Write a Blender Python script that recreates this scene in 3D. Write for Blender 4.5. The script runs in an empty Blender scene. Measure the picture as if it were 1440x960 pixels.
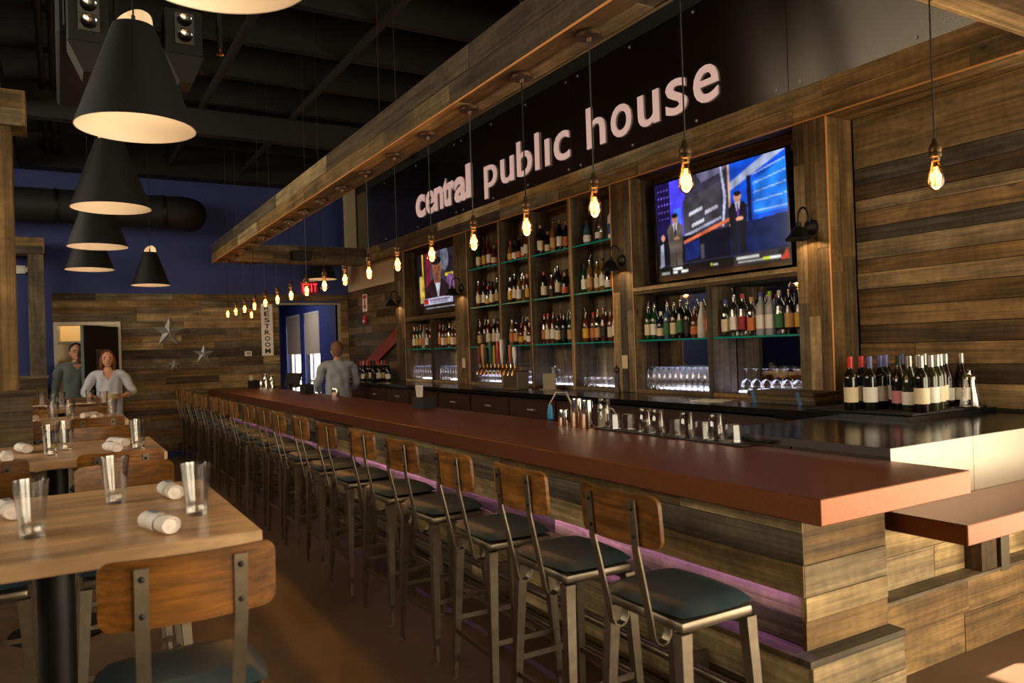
import bpy, bmesh, math, random
from mathutils import Vector, Matrix
random.seed(7)
sc = bpy.context.scene
COL = sc.collection
# ------------------------------------------------------------------ camera
F_PX, CX, CY = 1079.0, 720.0, 480.0          # focal length and centre in pixels of the 1440x960 frame
def _dir(px, py):
    return Vector(((px-CX)/F_PX, -(py-CY)/F_PX, -1.0)).normalized()
ay = _dir(85, 510)                            # vanishing point of lines along the bar
ax = _dir(2550, 428)                          # vanishing point of lines across the room
ax = (ax - ay*ax.dot(ay)).normalized()
az = ax.cross(ay)
cam_data = bpy.data.cameras.new('camera')
cam_data.sensor_width = 36.0
cam_data.lens = F_PX/1440*36
cam_data.clip_start = 0.05
cam_data.clip_end = 200
cam_data.dof.use_dof = True
cam_data.dof.focus_distance = 4.8
cam_data.dof.aperture_fstop = 3.2
cam = bpy.data.objects.new('camera', cam_data)
COL.objects.link(cam)
cam.matrix_world = Matrix((ax, ay, az)).to_4x4()
cam.location = (0, 0, 1.57)
sc.camera = cam
# ------------------------------------------------------------------ world, sun, windows, exposure
world = bpy.data.worlds.new('sky')
sc.world = world
world.use_nodes = True
_bg = world.node_tree.nodes['Background']
_bg.inputs['Color'].default_value = (1.0, 0.86, 0.64, 1)
_bg.inputs['Strength'].default_value = 8.5
def add_light(name, kind, loc, power, color=(1, 1, 1), size=None, size_y=None, rot=None, parent=None, portal=False):
    d = bpy.data.lights.new(name, kind)
    d.energy = power
    d.color = color
    if kind == 'AREA':
        d.shape = 'RECTANGLE'
        d.size = size
        d.size_y = size_y
        d.cycles.is_portal = portal
    elif size is not None:
        if kind == 'SUN':
            d.angle = size
        else:
            d.shadow_soft_size = size
    o = bpy.data.objects.new(name, d)
    COL.objects.link(o)
    o.location = loc
    if rot is not None:
        o.rotation_euler = Vector(rot).to_track_quat('-Z', 'Y').to_euler()
    if parent is not None:
        o.parent = parent
    return o
add_light('sun', 'SUN', (6, -3, 6), 30.0, (1.0, 0.86, 0.66), 0.01, rot=(-0.60, 0.35, -0.72))
# openings of the room (daylight comes in through these): left wall, street front, right front
PORTALS = [((-5.35, 6.5, 3.8), 10.0, 1.7, (1, 0, 0)),
           ((2.9, -3.95, 1.75), 3.6, 2.7, (0, 1, 0)), ((5.37, -1.38, 1.65), 4.85, 3.1, (-1, 0, 0)),
           ((4.53, 15.81, 1.2), 1.1, 2.4, (-1, 0, 0)), ((4.53, 17.28, 1.2), 1.1, 2.4, (-1, 0, 0))]
for c, sx, sy, n in PORTALS:
    add_light('window_daylight', 'AREA', c, 1.0, (1, 1, 1), sx, sy, n, portal=True)
sc.view_settings.view_transform = 'Standard'
sc.view_settings.look = 'None'
sc.view_settings.gamma = 1.0
sc.view_settings.use_curve_mapping = False
sc.view_settings.exposure = 0.12
sc.cycles.max_bounces = 8
sc.cycles.transparent_max_bounces = 16
sc.cycles.sample_clamp_indirect = 4.0
sc.cycles.caustics_reflective = False
sc.cycles.caustics_refractive = False
# ------------------------------------------------------------------ helpers: materials
MAT = {}
def s2l(c):
    out = []
    for v in c:
        v = v/255.0
        out.append(v/12.92 if v <= 0.04045 else ((v+0.055)/1.055)**2.4)
    return tuple(out)
def new_mat(name):
    m = bpy.data.materials.new(name)
    m.use_nodes = True
    nt = m.node_tree
    b = nt.nodes['Principled BSDF']
    MAT[name] = m
    return m, nt, b
def mat(name, rgb, rough=0.5, metal=0.0, spec=0.5, emit=None, es=0.0, bump=0.0, bscale=60.0, vary=0.0, coat=0.0, aniso=0.0):
    m, nt, b = new_mat(name)
    col = (*s2l(rgb), 1)
    b.inputs['Base Color'].default_value = col
    b.inputs['Roughness'].default_value = rough
    b.inputs['Metallic'].default_value = metal
    b.inputs['Specular IOR Level'].default_value = spec
    b.inputs['Coat Weight'].default_value = coat
    if emit is not None:
        b.inputs['Emission Color'].default_value = (*s2l(emit), 1)
        b.inputs['Emission Strength'].default_value = es
    if bump or vary:
        geo = nt.nodes.new('ShaderNodeNewGeometry')
        n = nt.nodes.new('ShaderNodeTexNoise')
        n.inputs['Scale'].default_value = bscale
        n.inputs['Detail'].default_value = 5
        nt.links.new(geo.outputs['Position'], n.inputs['Vector'])
        if bump:
            bp = nt.nodes.new('ShaderNodeBump')
            bp.inputs['Strength'].default_value = bump
            bp.inputs['Distance'].default_value = 0.01
            nt.links.new(n.outputs['Fac'], bp.inputs['Height'])
            nt.links.new(bp.outputs['Normal'], b.inputs['Normal'])
        if vary:
            r = nt.nodes.new('ShaderNodeMapRange')
            r.inputs['From Min'].default_value = 0.3
            r.inputs['From Max'].default_value = 0.7
            r.inputs['To Min'].default_value = 1-vary
            r.inputs['To Max'].default_value = 1+vary
            nt.links.new(n.outputs['Fac'], r.inputs['Value'])
            mx = nt.nodes.new('ShaderNodeVectorMath')
            mx.operation = 'SCALE'
            mx.inputs[0].default_value = col[:3]
            nt.links.new(r.outputs['Result'], mx.inputs['Scale'])
            nt.links.new(mx.outputs['Vector'], b.inputs['Base Color'])
    return m
def wood(name, axis, cols, rough=0.72, cross=17.0, along=0.9, contrast=0.55, saw=0.04, local=False, bump=0.35):
    """plank wood: grain along one axis, one colour of the palette per plank"""
    m, nt, b = new_mat(name)
    L = nt.links.new
    oi = nt.nodes.new('ShaderNodeObjectInfo')
    if local:
        src = nt.nodes.new('ShaderNodeTexCoord').outputs['Object']
    else:
        src = nt.nodes.new('ShaderNodeNewGeometry').outputs['Position']
    off = nt.nodes.new('ShaderNodeVectorMath')
    off.operation = 'SCALE'
    off.inputs[0].default_value = (53.0, 31.0, 17.0)
    L(oi.outputs['Random'], off.inputs['Scale'])
    add = nt.nodes.new('ShaderNodeVectorMath')
    add.operation = 'ADD'
    L(src, add.inputs[0])
    L(off.outputs['Vector'], add.inputs[1])
    def noise(sa, sx, detail, dist):
        mp = nt.nodes.new('ShaderNodeMapping')
        s = [sx, sx, sx]
        s[axis] = sa
        mp.inputs['Scale'].default_value = s
        L(add.outputs['Vector'], mp.inputs['Vector'])
        n = nt.nodes.new('ShaderNodeTexNoise')
        n.inputs['Scale'].default_value = 1.0
        n.inputs['Detail'].default_value = detail
        n.inputs['Roughness'].default_value = 0.65
        n.inputs['Distortion'].default_value = dist
        L(mp.outputs['Vector'], n.inputs['Vector'])
        return n
    def rng(sock, a, c, lo=0.28, hi=0.72):
        r = nt.nodes.new('ShaderNodeMapRange')
        r.inputs['From Min'].default_value = lo
        r.inputs['From Max'].default_value = hi
        r.inputs['To Min'].default_value = a
        r.inputs['To Max'].default_value = c
        L(sock, r.inputs['Value'])
        return r.outputs['Result']
    def mul(a, c):
        k = nt.nodes.new('ShaderNodeMath')
        k.operation = 'MULTIPLY'
        L(a, k.inputs[0])
        L(c, k.inputs[1])
        return k.outputs['Value']
    fine = noise(along, cross*2.2, 7, 0.5)
    broad = noise(along*1.6, 5.0, 3, 1.2)
    k = mul(rng(fine.outputs['Fac'], 1-contrast, 1+contrast*0.6), rng(broad.outputs['Fac'], 0.55, 1.34))
    streak = noise(along*0.5, cross*0.9, 4, 0.8)
    k = mul(k, rng(streak.outputs['Fac'], 1-contrast*0.8, 1+contrast*0.5))
    if bump > 0.2:
        wn = noise(3.2, 4.5, 6, 0.3)
        k = mul(k, rng(wn.outputs['Fac'], 0.66, 1.26, 0.32, 0.68))
    if saw:
        w = nt.nodes.new('ShaderNodeTexWave')
        w.wave_type = 'BANDS'
        w.bands_direction = 'XYZ'[axis]
        w.inputs['Scale'].default_value = 5.0
        w.inputs['Distortion'].default_value = 9.0
        w.inputs['Detail'].default_value = 2.0
        L(add.outputs['Vector'], w.inputs['Vector'])
        k = mul(k, rng(w.outputs['Fac'], 1-saw*1.5, 1+saw, 0, 1))
    # dark knots / nail holes
    vo = nt.nodes.new('ShaderNodeTexVoronoi')
    mp = nt.nodes.new('ShaderNodeMapping')
    s = [5.0, 5.0, 5.0]
    s[axis] = 2.6
    mp.inputs['Scale'].default_value = s
    L(add.outputs['Vector'], mp.inputs['Vector'])
    L(mp.outputs['Vector'], vo.inputs['Vector'])
    vo.inputs['Scale'].default_value = 1.0
    k = mul(k, rng(vo.outputs['Distance'], 0.35, 1.0, 0.03, 0.10))
    ramp = nt.nodes.new('ShaderNodeValToRGB')
    ramp.color_ramp.interpolation = 'CONSTANT'
    e = ramp.color_ramp.elements
    while len(e) < len(cols):
        e.new(0.5)
    for i, c in enumerate(cols):
        e[i].position = i/len(cols)
        e[i].color = (*s2l(c), 1)
    L(oi.outputs['Random'], ramp.inputs['Fac'])
    mx = nt.nodes.new('ShaderNodeVectorMath')
    mx.operation = 'SCALE'
    L(ramp.outputs['Color'], mx.inputs[0])
    L(k, mx.inputs['Scale'])
    L(mx.outputs['Vector'], b.inputs['Base Color'])
    b.inputs['Roughness'].default_value = rough
    b.inputs['Specular IOR Level'].default_value = 0.3
    bp = nt.nodes.new('ShaderNodeBump')
    bp.inputs['Strength'].default_value = bump
    bp.inputs['Distance'].default_value = 0.004
    L(fine.outputs['Fac'], bp.inputs['Height'])
    L(bp.outputs['Normal'], b.inputs['Normal'])
    return m
def clear_glass(name, tint=(1, 1, 1), gloss=0.55, base=0.05, rough=0.02):
    m, nt, b = new_mat(name)
    L = nt.links.new
    out = nt.nodes['Material Output']
    t = nt.nodes.new('ShaderNodeBsdfTransparent')
    t.inputs['Color'].default_value = (*tint, 1)
    g = nt.nodes.new('ShaderNodeBsdfGlossy')
    g.inputs['Roughness'].default_value = rough
    lw = nt.nodes.new('ShaderNodeFresnel')
    lw.inputs['IOR'].default_value = 1.6
    r = nt.nodes.new('ShaderNodeMapRange')
    r.inputs['To Min'].default_value = base
    r.inputs['To Max'].default_value = gloss+base
    r.inputs['From Max'].default_value = 0.6
    L(lw.outputs['Fac'], r.inputs['Value'])
    mix = nt.nodes.new('ShaderNodeMixShader')
    L(r.outputs['Result'], mix.inputs['Fac'])
    L(t.outputs['BSDF'], mix.inputs[1])
    L(g.outputs['BSDF'], mix.inputs[2])
    L(mix.outputs['Shader'], out.inputs['Surface'])
    return m
BARN = [(140, 112, 72), (116, 94, 62), (164, 138, 96), (92, 74, 50), (132, 116, 90), (146, 114, 66), (106, 94, 74), (124, 98, 60),
        (172, 148, 106), (84, 68, 48), (142, 116, 76), (118, 104, 80), (182, 156, 112), (80, 72, 60)]
DARKBARN = [(104, 82, 52), (88, 70, 46), (118, 96, 64), (72, 56, 38), (98, 88, 68), (108, 82, 48), (82, 74, 58), (124, 102, 70)]
GREYBARN = [(126, 112, 88), (104, 92, 72), (140, 120, 88), (94, 78, 58), (116, 98, 70)]
for i, a in enumerate('xyz'):
    wood('barn_'+a, i, BARN)
    wood('dark_'+a, i, DARKBARN)
    wood('grey_'+a, i, GREYBARN)
for nm_, cs_ in (('tan', [(168, 142, 98), (178, 150, 104), (156, 134, 98)]), ('slate', [(96, 88, 74), (84, 76, 62)]), ('brown', [(134, 104, 62), (142, 112, 70), (124, 96, 56)]), ('deep', [(84, 66, 44), (94, 72, 46)])):
    wood(nm_+'_y', 1, cs_)
    wood(nm_+'_x', 0, cs_)
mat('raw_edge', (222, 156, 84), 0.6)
wood('walnut', 1, [(128, 82, 32), (114, 72, 28), (136, 88, 36)], rough=0.36, cross=24, along=2.2, contrast=0.62, saw=0, local=True, bump=0.1)
wood('oak_top', 0, [(198, 160, 118)], rough=0.34, cross=9, along=0.8, contrast=0.22, saw=0, bump=0.05)
mat('copper_top', (130, 78, 52), 0.40, 0.8, 0.4, vary=0.12, bscale=140, bump=0.03)
mat('steel_frame', (128, 116, 98), 0.36, 0.85, vary=0.15, bscale=25)
mat('vinyl', (44, 60, 67), 0.36, 0, 0.5, bump=0.02, bscale=90)
mat('black_metal', (18, 17, 16), 0.45, 0.3)
mat('black_paint', (13, 13, 13), 0.7)
mat('ceiling_black', (9, 9, 9), 0.8)
mat('ceiling_grey', (22, 21, 20), 0.65)
mat('shade_black', (16, 16, 16), 0.55)
mat('shade_inner', (242, 228, 206), 0.6)
mat('blue_wall', (44, 56, 114), 0.7, bump=0.03, bscale=80, vary=0.06)
mat('concrete', (104, 80, 60), 0.42, vary=0.28, bscale=1.6, bump=0.02)
mat('brown_cabinet', (50, 28, 18), 0.4)
mat('black_counter', (20, 19, 18), 0.16)
mat('stainless', (136, 128, 112), 0.36, 1.0)
mat('tin', (225, 220, 208), 0.12, 1.0)
mat('white_paint', (226, 216, 196), 0.6)
mat('cream', (214, 196, 160), 0.5)
mat('grey_paint', (150, 138, 112), 0.6)
mat('paper', (238, 232, 222), 0.75)
mat('napkin', (236, 226, 218), 0.85, bump=0.12, bscale=140)
mat('napkin_print', (120, 120, 130), 0.8)
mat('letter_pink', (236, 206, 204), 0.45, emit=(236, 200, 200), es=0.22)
mat('bronze', (92, 70, 48), 0.4, 0.8)
mat('brass', (196, 140, 72), 0.28, 1.0)
mat('rubber_mat', (16, 17, 18), 0.6, bump=0.3, bscale=150)
mat('red_paint', (190, 34, 30), 0.5)
mat('galvanised', (150, 150, 144), 0.45, 0.35, vary=0.2, bscale=18)
mat('skin', (206, 150, 118), 0.5)
mat('hair_dark', (30, 22, 18), 0.6)
mat('hair_auburn', (104, 52, 24), 0.5)
mat('hair_grey', (120, 84, 56), 0.6)
mat('shirt_grey', (92, 100, 98), 0.85)
mat('shirt_pale', (188, 192, 202), 0.85)
mat('shirt_stripe', (150, 158, 166), 0.85)
mat('trousers', (26, 26, 30), 0.85)
mat('eye', (30, 24, 20), 0.3)
mat('lip', (150, 80, 70), 0.5)
mat('orange_board', (128, 52, 24), 0.5)
mat('blue_plastic', (30, 130, 180), 0.4)
mat('blue_tape', (56, 104, 150), 0.6)
mat('kitchen_wall', (206, 186, 152), 0.6)
mat('kitchen_yellow', (150, 116, 60), 0.6)
mat('shade_fabric', (214, 190, 150), 0.8, emit=(214, 180, 130), es=0.0)
mat('stone', (150, 150, 145), 0.5)
# lamps and lit things
mat('filament', (255, 190, 90), 0.5, emit=(255, 170, 80), es=30.0)
mat('led_purple', (190, 140, 255), 0.5, emit=(150, 84, 255), es=6.0)
mat('led_white', (220, 225, 255), 0.5, emit=(196, 204, 255), es=14.0)
mat('led_red', (255, 60, 60), 0.5, emit=(255, 36, 48), es=4.0)
clear_glass('bulb_glass', (1.0, 0.66, 0.30), 0.35, 0.03)
clear_glass('glass', (0.98, 0.98, 0.97), 0.5, 0.04)
clear_glass('bottle_clear', (0.80, 0.82, 0.80), 0.7, 0.10)
clear_glass('shelf_glass', (0.72, 0.86, 0.80), 0.6, 0.06)
mat('shelf_edge', (16, 120, 104), 0.2, emit=(10, 120, 100), es=0.12)
mat('mirror', (200, 196, 188), 0.03, 1.0)
BOTTLE = {'green': (22, 62, 30), 'amber': (66, 30, 10), 'dark': (18, 14, 10), 'whiskey': (88, 42, 14), 'frost': (150, 152, 156),
          'white': (220, 216, 208), 'navy': (22, 30, 48), 'red': (96, 18, 14), 'gold': (122, 86, 36), 'blueg': (60, 84, 104), 'olive': (38, 42, 18)}
for k, c in BOTTLE.items():
    mat('b_'+k, c, 0.10 if k not in ('frost', 'white') else 0.4, 0, 0.6)
LABELC = {'cream': (216, 200, 164), 'white': (228, 224, 214), 'tan': (190, 148, 92), 'black': (24, 22, 20), 'red': (150, 34, 28),
          'yellow': (206, 160, 50), 'green': (40, 104, 60), 'pink': (220, 140, 150), 'blue': (50, 78, 130), 'orange': (196, 110, 50)}
for k, c in LABELC.items():
    mat('l_'+k, c, 0.6)
# brushed metal of the sign: reflections smeared up and down
_m, _nt, _b = new_mat('sign_metal')
_b.inputs['Base Color'].default_value = (0.26, 0.22, 0.18, 1)
_b.inputs['Metallic'].default_value = 1.0
_b.inputs['Roughness'].default_value = 0.19
_b.inputs['Anisotropic'].default_value = 1.0
_b.inputs['Anisotropic Rotation'].default_value = 0.25
_t = _nt.nodes.new('ShaderNodeTangent')
_t.direction_type = 'RADIAL'
_t.axis = 'Z'
_nt.links.new(_t.outputs['Tangent'], _b.inputs['Tangent'])
# ------------------------------------------------------------------ helpers: meshes and objects
def link_mesh(name, me, parent=None, loc=(0, 0, 0), rot=None):
    o = bpy.data.objects.new(name, me)
    COL.objects.link(o)
    o.location = loc
    if rot is not None:
        o.rotation_euler = rot
    if parent is not None:
        o.parent = parent
    return o
class MB:
    def __init__(s):
        s.v = []
        s.f = []
    def add(s, vs, fs):
        o = len(s.v)
        s.v += [tuple(v) for v in vs]
        s.f += [tuple(i+o for i in f) for f in fs]
        return s
    def bx(s, x0, x1, y0, y1, z0, z1):
        return s.add([(x0, y0, z0), (x1, y0, z0), (x1, y1, z0), (x0, y1, z0), (x0, y0, z1), (x1, y0, z1), (x1, y1, z1), (x0, y1, z1)],
                     [(0, 3, 2, 1), (4, 5, 6, 7), (0, 1, 5, 4), (1, 2, 6, 5), (2, 3, 7, 6), (3, 0, 4, 7)])
    def lathe(s, prof, n=16, c=(0, 0, 0), cap0=True, cap1=True):
        vs, fs = [], []
        for r, z in prof:
            for i in range(n):
                a = 2*math.pi*i/n
                vs.append((c[0]+r*math.cos(a), c[1]+r*math.sin(a), c[2]+z))
        for k in range(len(prof)-1):
            for i in range(n):
                j = (i+1) % n
                fs.append((k*n+i, k*n+j, (k+1)*n+j, (k+1)*n+i))
        if cap0:
            fs.append(tuple(range(n-1, -1, -1)))
        if cap1:
            fs.append(tuple(range((len(prof)-1)*n, len(prof)*n)))
        return s.add(vs, fs)
    def tube(s, pts, r, n=8, cap=True):
        pts = [Vector(p) for p in pts]
        rs = r if isinstance(r, (list, tuple)) else [r]*len(pts)
        vs, fs = [], []
        up = None
        for i, p in enumerate(pts):
            t = (pts[min(i+1, len(pts)-1)]-pts[max(i-1, 0)]).normalized()
            if up is None:
                up = Vector((0, 0, 1)) if abs(t.z) < 0.9 else Vector((1, 0, 0))
            up = (up-t*up.dot(t)).normalized()
            w = t.cross(up)
            for k in range(n):
                a = 2*math.pi*k/n
                q = p+(up*math.cos(a)+w*math.sin(a))*rs[i]
                vs.append(q)
        for i in range(len(pts)-1):
            for k in range(n):
                j = (k+1) % n
                fs.append((i*n+k, i*n+j, (i+1)*n+j, (i+1)*n+k))
        if cap:
            fs.append(tuple(range(n-1, -1, -1)))
            fs.append(tuple(range((len(pts)-1)*n, len(pts)*n)))
        return s.add(vs, fs)
    def strap(s, pts, w, t, side):
        """flat bar along pts; w across the side direction, t thick"""
        pts = [Vector(p) for p in pts]
        side = Vector(side).normalized()
        vs, fs = [], []
        for i, p in enumerate(pts):
            d = (pts[min(i+1, len(pts)-1)]-pts[max(i-1, 0)]).normalized()
            nn = d.cross(side).normalized()
            for a, b in ((-1, -1), (1, -1), (1, 1), (-1, 1)):
                vs.append(p+side*(a*w/2)+nn*(b*t/2))
        for i in range(len(pts)-1):
            for k in range(4):
                j = (k+1) % 4
                fs.append((i*4+k, i*4+j, (i+1)*4+j, (i+1)*4+k))
        n = (len(pts)-1)*4
        fs += [(3, 2, 1, 0), (n, n+1, n+2, n+3)]
        return s.add(vs, fs)
    def prism(s, poly, fn, d0, d1):
        """polygon (a, b) extruded between d0 and d1; fn(a, b, d) gives the point"""
        n = len(poly)
        vs = [fn(a, b, d0) for a, b in poly]+[fn(a, b, d1) for a, b in poly]
        fs = [tuple(range(n-1, -1, -1)), tuple(range(n, 2*n))]
        for i in range(n):
            j = (i+1) % n
            fs.append((i, j, n+j, n+i))
        return s.add(vs, fs)
    def rbox(s, x0, x1, y0, y1, z0, z1, r=0.01, seg=2):
        bm = bmesh.new()
        bmesh.ops.create_cube(bm, size=1.0)
        for v in bm.verts:
            v.co = Vector((x0+(v.co.x+.5)*(x1-x0), y0+(v.co.y+.5)*(y1-y0), z0+(v.co.z+.5)*(z1-z0)))
        bmesh.ops.bevel(bm, geom=bm.edges[:]+bm.verts[:], offset=r, segments=seg, profile=0.5, affect='EDGES')
        bm.verts.index_update()
        s.add([v.co for v in bm.verts], [[v.index for v in f.verts] for f in bm.faces])
        bm.free()
        return s
    def mesh(s, name, mt, smooth=False):
        me = bpy.data.meshes.new(name)
        me.from_pydata(s.v, [], s.f)
        bm = bmesh.new()
        bm.from_mesh(me)
        bmesh.ops.recalc_face_normals(bm, faces=bm.faces)
        bm.to_mesh(me)
        bm.free()
        me.materials.append(MAT[mt] if isinstance(mt, str) else mt)
        if smooth:
            me.shade_smooth()
            me.set_sharp_from_angle(angle=0.7)
        return me
    def build(s, name, mt, parent=None, loc=(0, 0, 0), smooth=False, rot=None):
        return link_mesh(name, s.mesh(name, mt, smooth), parent, loc, rot)
def tag(o, label=None, cat=None, group=None, kind=None):
    if label:
        o['label'] = label
    if cat:
        o['category'] = cat
    if group:
        o['group'] = group
    if kind:
        o['kind'] = kind
    return o
def thing(name, label, cat, loc=(0, 0, 0), rz=0.0, group=None):
    o = bpy.data.objects.new(name, None)
    o.empty_display_size = 0.1
    COL.objects.link(o)
    o.location = loc
    o.rotation_euler = (0, 0, rz)
    return tag(o, label, cat, group)
CHILDREN = {}
def copy_tree(root, loc, rz=0.0, label=None, group=None):
    kids = {}
    for ob in COL.objects:
        if ob.parent is not None:
            kids.setdefault(ob.parent, []).append(ob)
    def rec(o, par):
        c = o.copy()
        COL.objects.link(c)
        if par is not None:
            c.parent = par
        for ch in kids.get(o, []):
            rec(ch, c)
        return c
    r = rec(root, None)
    r.location = loc
    r.rotation_euler = (0, 0, rz)
    if label:
        r['label'] = label
    if group:
        r['group'] = group
    return r
_unit = {}
def plank(parent, x0, x1, y0, y1, z0, z1, mt, name='plank'):
    """one board: the shared unit cube scaled to size"""
    if mt not in _unit:
        _unit[mt] = MB().bx(-.5, .5, -.5, .5, -.5, .5).mesh('board', mt)
    o = bpy.data.objects.new(name, _unit[mt])
    COL.objects.link(o)
    p = parent.location if parent is not None else Vector((0, 0, 0))
    o.location = Vector(((x0+x1)/2, (y0+y1)/2, (z0+z1)/2))-p
    o.scale = (abs(x1-x0), abs(y1-y0), abs(z1-z0))
    o.parent = parent
    return o
def clad(parent, run, stack, a0, a1, rows, n0, sgn, mt, lens=(0.7, 2.0), thick=0.018, gap=0.003, holes=(), proud=0.006, seed=0, name='plank'):
    """boards running along axis `run`, rows bounded by the list `rows` on axis `stack`, standing out of the plane n0 along sgn"""
    rd = random.Random(seed)
    nax = 3-run-stack
    suffix = mt+'_'+'xyz'[run]
    for b0, b1 in zip(rows[:-1], rows[1:]):
        spans = [(a0, a1)]
        for h0, h1, g0, g1 in holes:
            if g0 < (b0+b1)/2 < g1:
                nxt = []
                for p, q in spans:
                    if h1 <= p or h0 >= q:
                        nxt.append((p, q))
                    else:
                        if h0 > p:
                            nxt.append((p, h0))
                        if h1 < q:
                            nxt.append((h1, q))
                spans = nxt
        for p, q in spans:
            a = p
            first = True
            while a < q-0.01:
                ln = rd.uniform(*lens)*(rd.uniform(0.4, 1) if first else 1)
                first = False
                e = a+ln
                if e > q-0.25:
                    e = q
                t = thick+rd.uniform(0, proud)
                lo, hi = [0]*3, [0]*3
                lo[run], hi[run] = a+gap/2, e-gap/2
                lo[stack], hi[stack] = b0+gap/2, b1-gap/2
                lo[nax], hi[nax] = min(n0, n0+sgn*t), max(n0, n0+sgn*t)
                plank(parent, lo[0], hi[0], lo[1], hi[1], lo[2], hi[2], suffix, name)
                a = e
def rows_of(z0, z1, hs, seed=0):
    rd = random.Random(seed)
    out = [z0]
    while out[-1] < z1-0.001:
        h = rd.choice(hs)
        nx = out[-1]+h
        if z1-nx < min(hs)*0.7:
            nx = z1
        out.append(min(nx, z1))
    return out
def text_mesh(body, size, extrude=0.004, offset=0.0):
    """flat letters in the xy plane as a mesh (built-in font), left edge at 0"""
    cu = bpy.data.curves.new('lettering', 'FONT')
    cu.body = body
    cu.size = size
    cu.extrude = extrude
    cu.offset = offset
    cu.resolution_u = 4
    ob = bpy.data.objects.new('lettering', cu)
    COL.objects.link(ob)
    dg = bpy.context.evaluated_depsgraph_get()
    me = bpy.data.meshes.new_from_object(ob.evaluated_get(dg))
    bpy.data.objects.remove(ob)
    bpy.data.curves.remove(cu)
    return me
def fit_mesh(me, x0, x1, y0=None, y1=None):
    xs = [v.co.x for v in me.vertices]
    ys = [v.co.y for v in me.vertices]
    a, b, c, d = min(xs), max(xs), min(ys), max(ys)
    for v in me.vertices:
        v.co.x = x0+(v.co.x-a)/(b-a)*(x1-x0)
        if y0 is not None:
            v.co.y = y0+(v.co.y-c)/(d-c)*(y1-y0)
    return me
# ================================================================== the room
XB, XW, YW, ZC = 4.37, 4.66, 13.4, 5.3        # back-bar face, right wall, far wall, ceiling
def struct(name, mb, mt, parent=None, smooth=False):
    o = mb.build(name, mt, parent, smooth=smooth)
    if parent is None:
        o['kind'] = 'structure'
    return o
floor = struct('floor', MB().bx(-5.5, 6, -4.2, 19.2, -0.1, 0), 'concrete')
ceiling = struct('ceiling', MB().bx(-5.6, 6, -4.2, YW+0.2, ZC, ZC+0.1), 'ceiling_black')
for i in range(13):                            # roof joists across the room
    y = 0.6+i*1.05
    MB().bx(-5.4, 5.3, y-0.05, y+0.05, 4.72, 4.76).bx(-5.4, 5.3, y-0.01, y+0.01, 4.76, ZC).bx(-5.4, 5.3, y-0.06, y+0.06, ZC-0.05, ZC).build('joist', 'ceiling_grey', ceiling)
for x in (1.57, 2.67):
    MB().tube([(x, -3.9, 4.64), (x, YW-0.3, 4.64)], 0.045, 10).build('pipe', 'ceiling_grey', ceiling, smooth=True)
for x in (-0.10, 0.0, 0.09):
    MB().tube([(x, -3.9, 4.66), (x, YW-0.3, 4.66)], 0.03, 8).build('conduit', 'ceiling_grey', ceiling, smooth=True)
MB().bx(-0.75, -0.45, -3.9, YW-0.3, 4.4, 4.7).build('cable_tray', 'ceiling_grey', ceiling)
MB().bx(-5.4, 5.3, 9.9, 10.05, 4.3, 4.6).build('girder', 'ceiling_grey', ceiling)
MB().bx(-5.4, 5.3, YW-0.35, YW-0.03, 4.45, ZC).build('bulkhead', 'ceiling_black', ceiling)
MB().bx(4.4, 4.62, -1.0, 12.5, 4.22, ZC).build('bulkhead', 'ceiling_black', ceiling)
# far wall: blue plaster with two doorways, boards up to 2.62
D1, D2 = (-0.03, 0.77, 2.13), (3.27, 4.29, 2.44)
wf = MB()
wf.bx(-5.6, D1[0], YW, YW+0.12, 0, ZC)
wf.bx(D1[0], D1[1], YW, YW+0.12, D1[2], ZC)
wf.bx(D1[1], D2[0], YW, YW+0.12, 0, ZC)
wf.bx(D2[0], D2[1], YW, YW+0.12, D2[2], ZC)
wf.bx(D2[1], XW+0.1, YW, YW+0.12, 0, ZC)
wall_far = struct('wall_far', wf, 'blue_wall')
rw = rows_of(0.1, 2.18, [0.09, 0.11, 0.13, 0.15], 3)+[2.31, 2.40, 2.51, 2.62]
clad(wall_far, 0, 2, -0.09, 4.48, rw, YW, -1, 'barn', (0.5, 1.7), 0.016, holes=[(-0.09, 0.83, 0, 2.18), (3.25, 4.33, 0, 2.48)], seed=11)
tr = struct('trim_1', MB().bx(-0.08, D1[0], YW-0.03, YW+0.13, 0, D1[2]+0.05).bx(D1[1], 0.82, YW-0.03, YW+0.13, 0, D1[2]+0.05).bx(D1[0], D1[1], YW-0.03, YW+0.13, D1[2], D1[2]+0.05), 'white_paint')
tr = struct('trim_2', MB().bx(D2[1], D2[1]+0.05, YW-0.03, YW+0.13, 0, D2[2]+0.03).bx(D2[0]-0.03, D2[1], YW-0.03, YW+0.13, D2[2], D2[2]+0.03), 'grey_paint')
# right wall: boards either side of the back bar, shelving in between
wall_right = struct('wall_right', MB().bx(XW+0.002, XW+0.14, 2.0, YW+0.12, 0, ZC), 'dark_z')
rr = [1.13, 1.27, 1.385, 1.52, 1.64, 1.76, 1.88, 1.99, 2.08, 2.20, 2.29, 2.40, 2.48, 2.58, 2.69, 3.03]
tones = ['tan', 'deep', 'brown', 'deep', 'brown', 'brown', 'tan', 'brown', 'tan', 'slate', 'brown', 'tan', 'deep', 'slate', 'tan']
for k, tn in enumerate(tones):
    clad(wall_right, 1, 2, 2.0, 3.262, rr[k:k+2], XW, -1, tn, (1.4, 2.6), 0.012, gap=0.004, proud=0.012, seed=5+k)
wall_side = struct('wall_back_right', MB().bx(XW-0.16, XW, 10.86, YW, 0, 3.4), 'cream')
clad(wall_side, 1, 2, 10.86, YW-0.03, rows_of(0.1, 2.66, [0.1, 0.12, 0.14], 8), XW-0.16, -1, 'dark', (0.5, 1.5), 0.014, seed=9)
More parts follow.
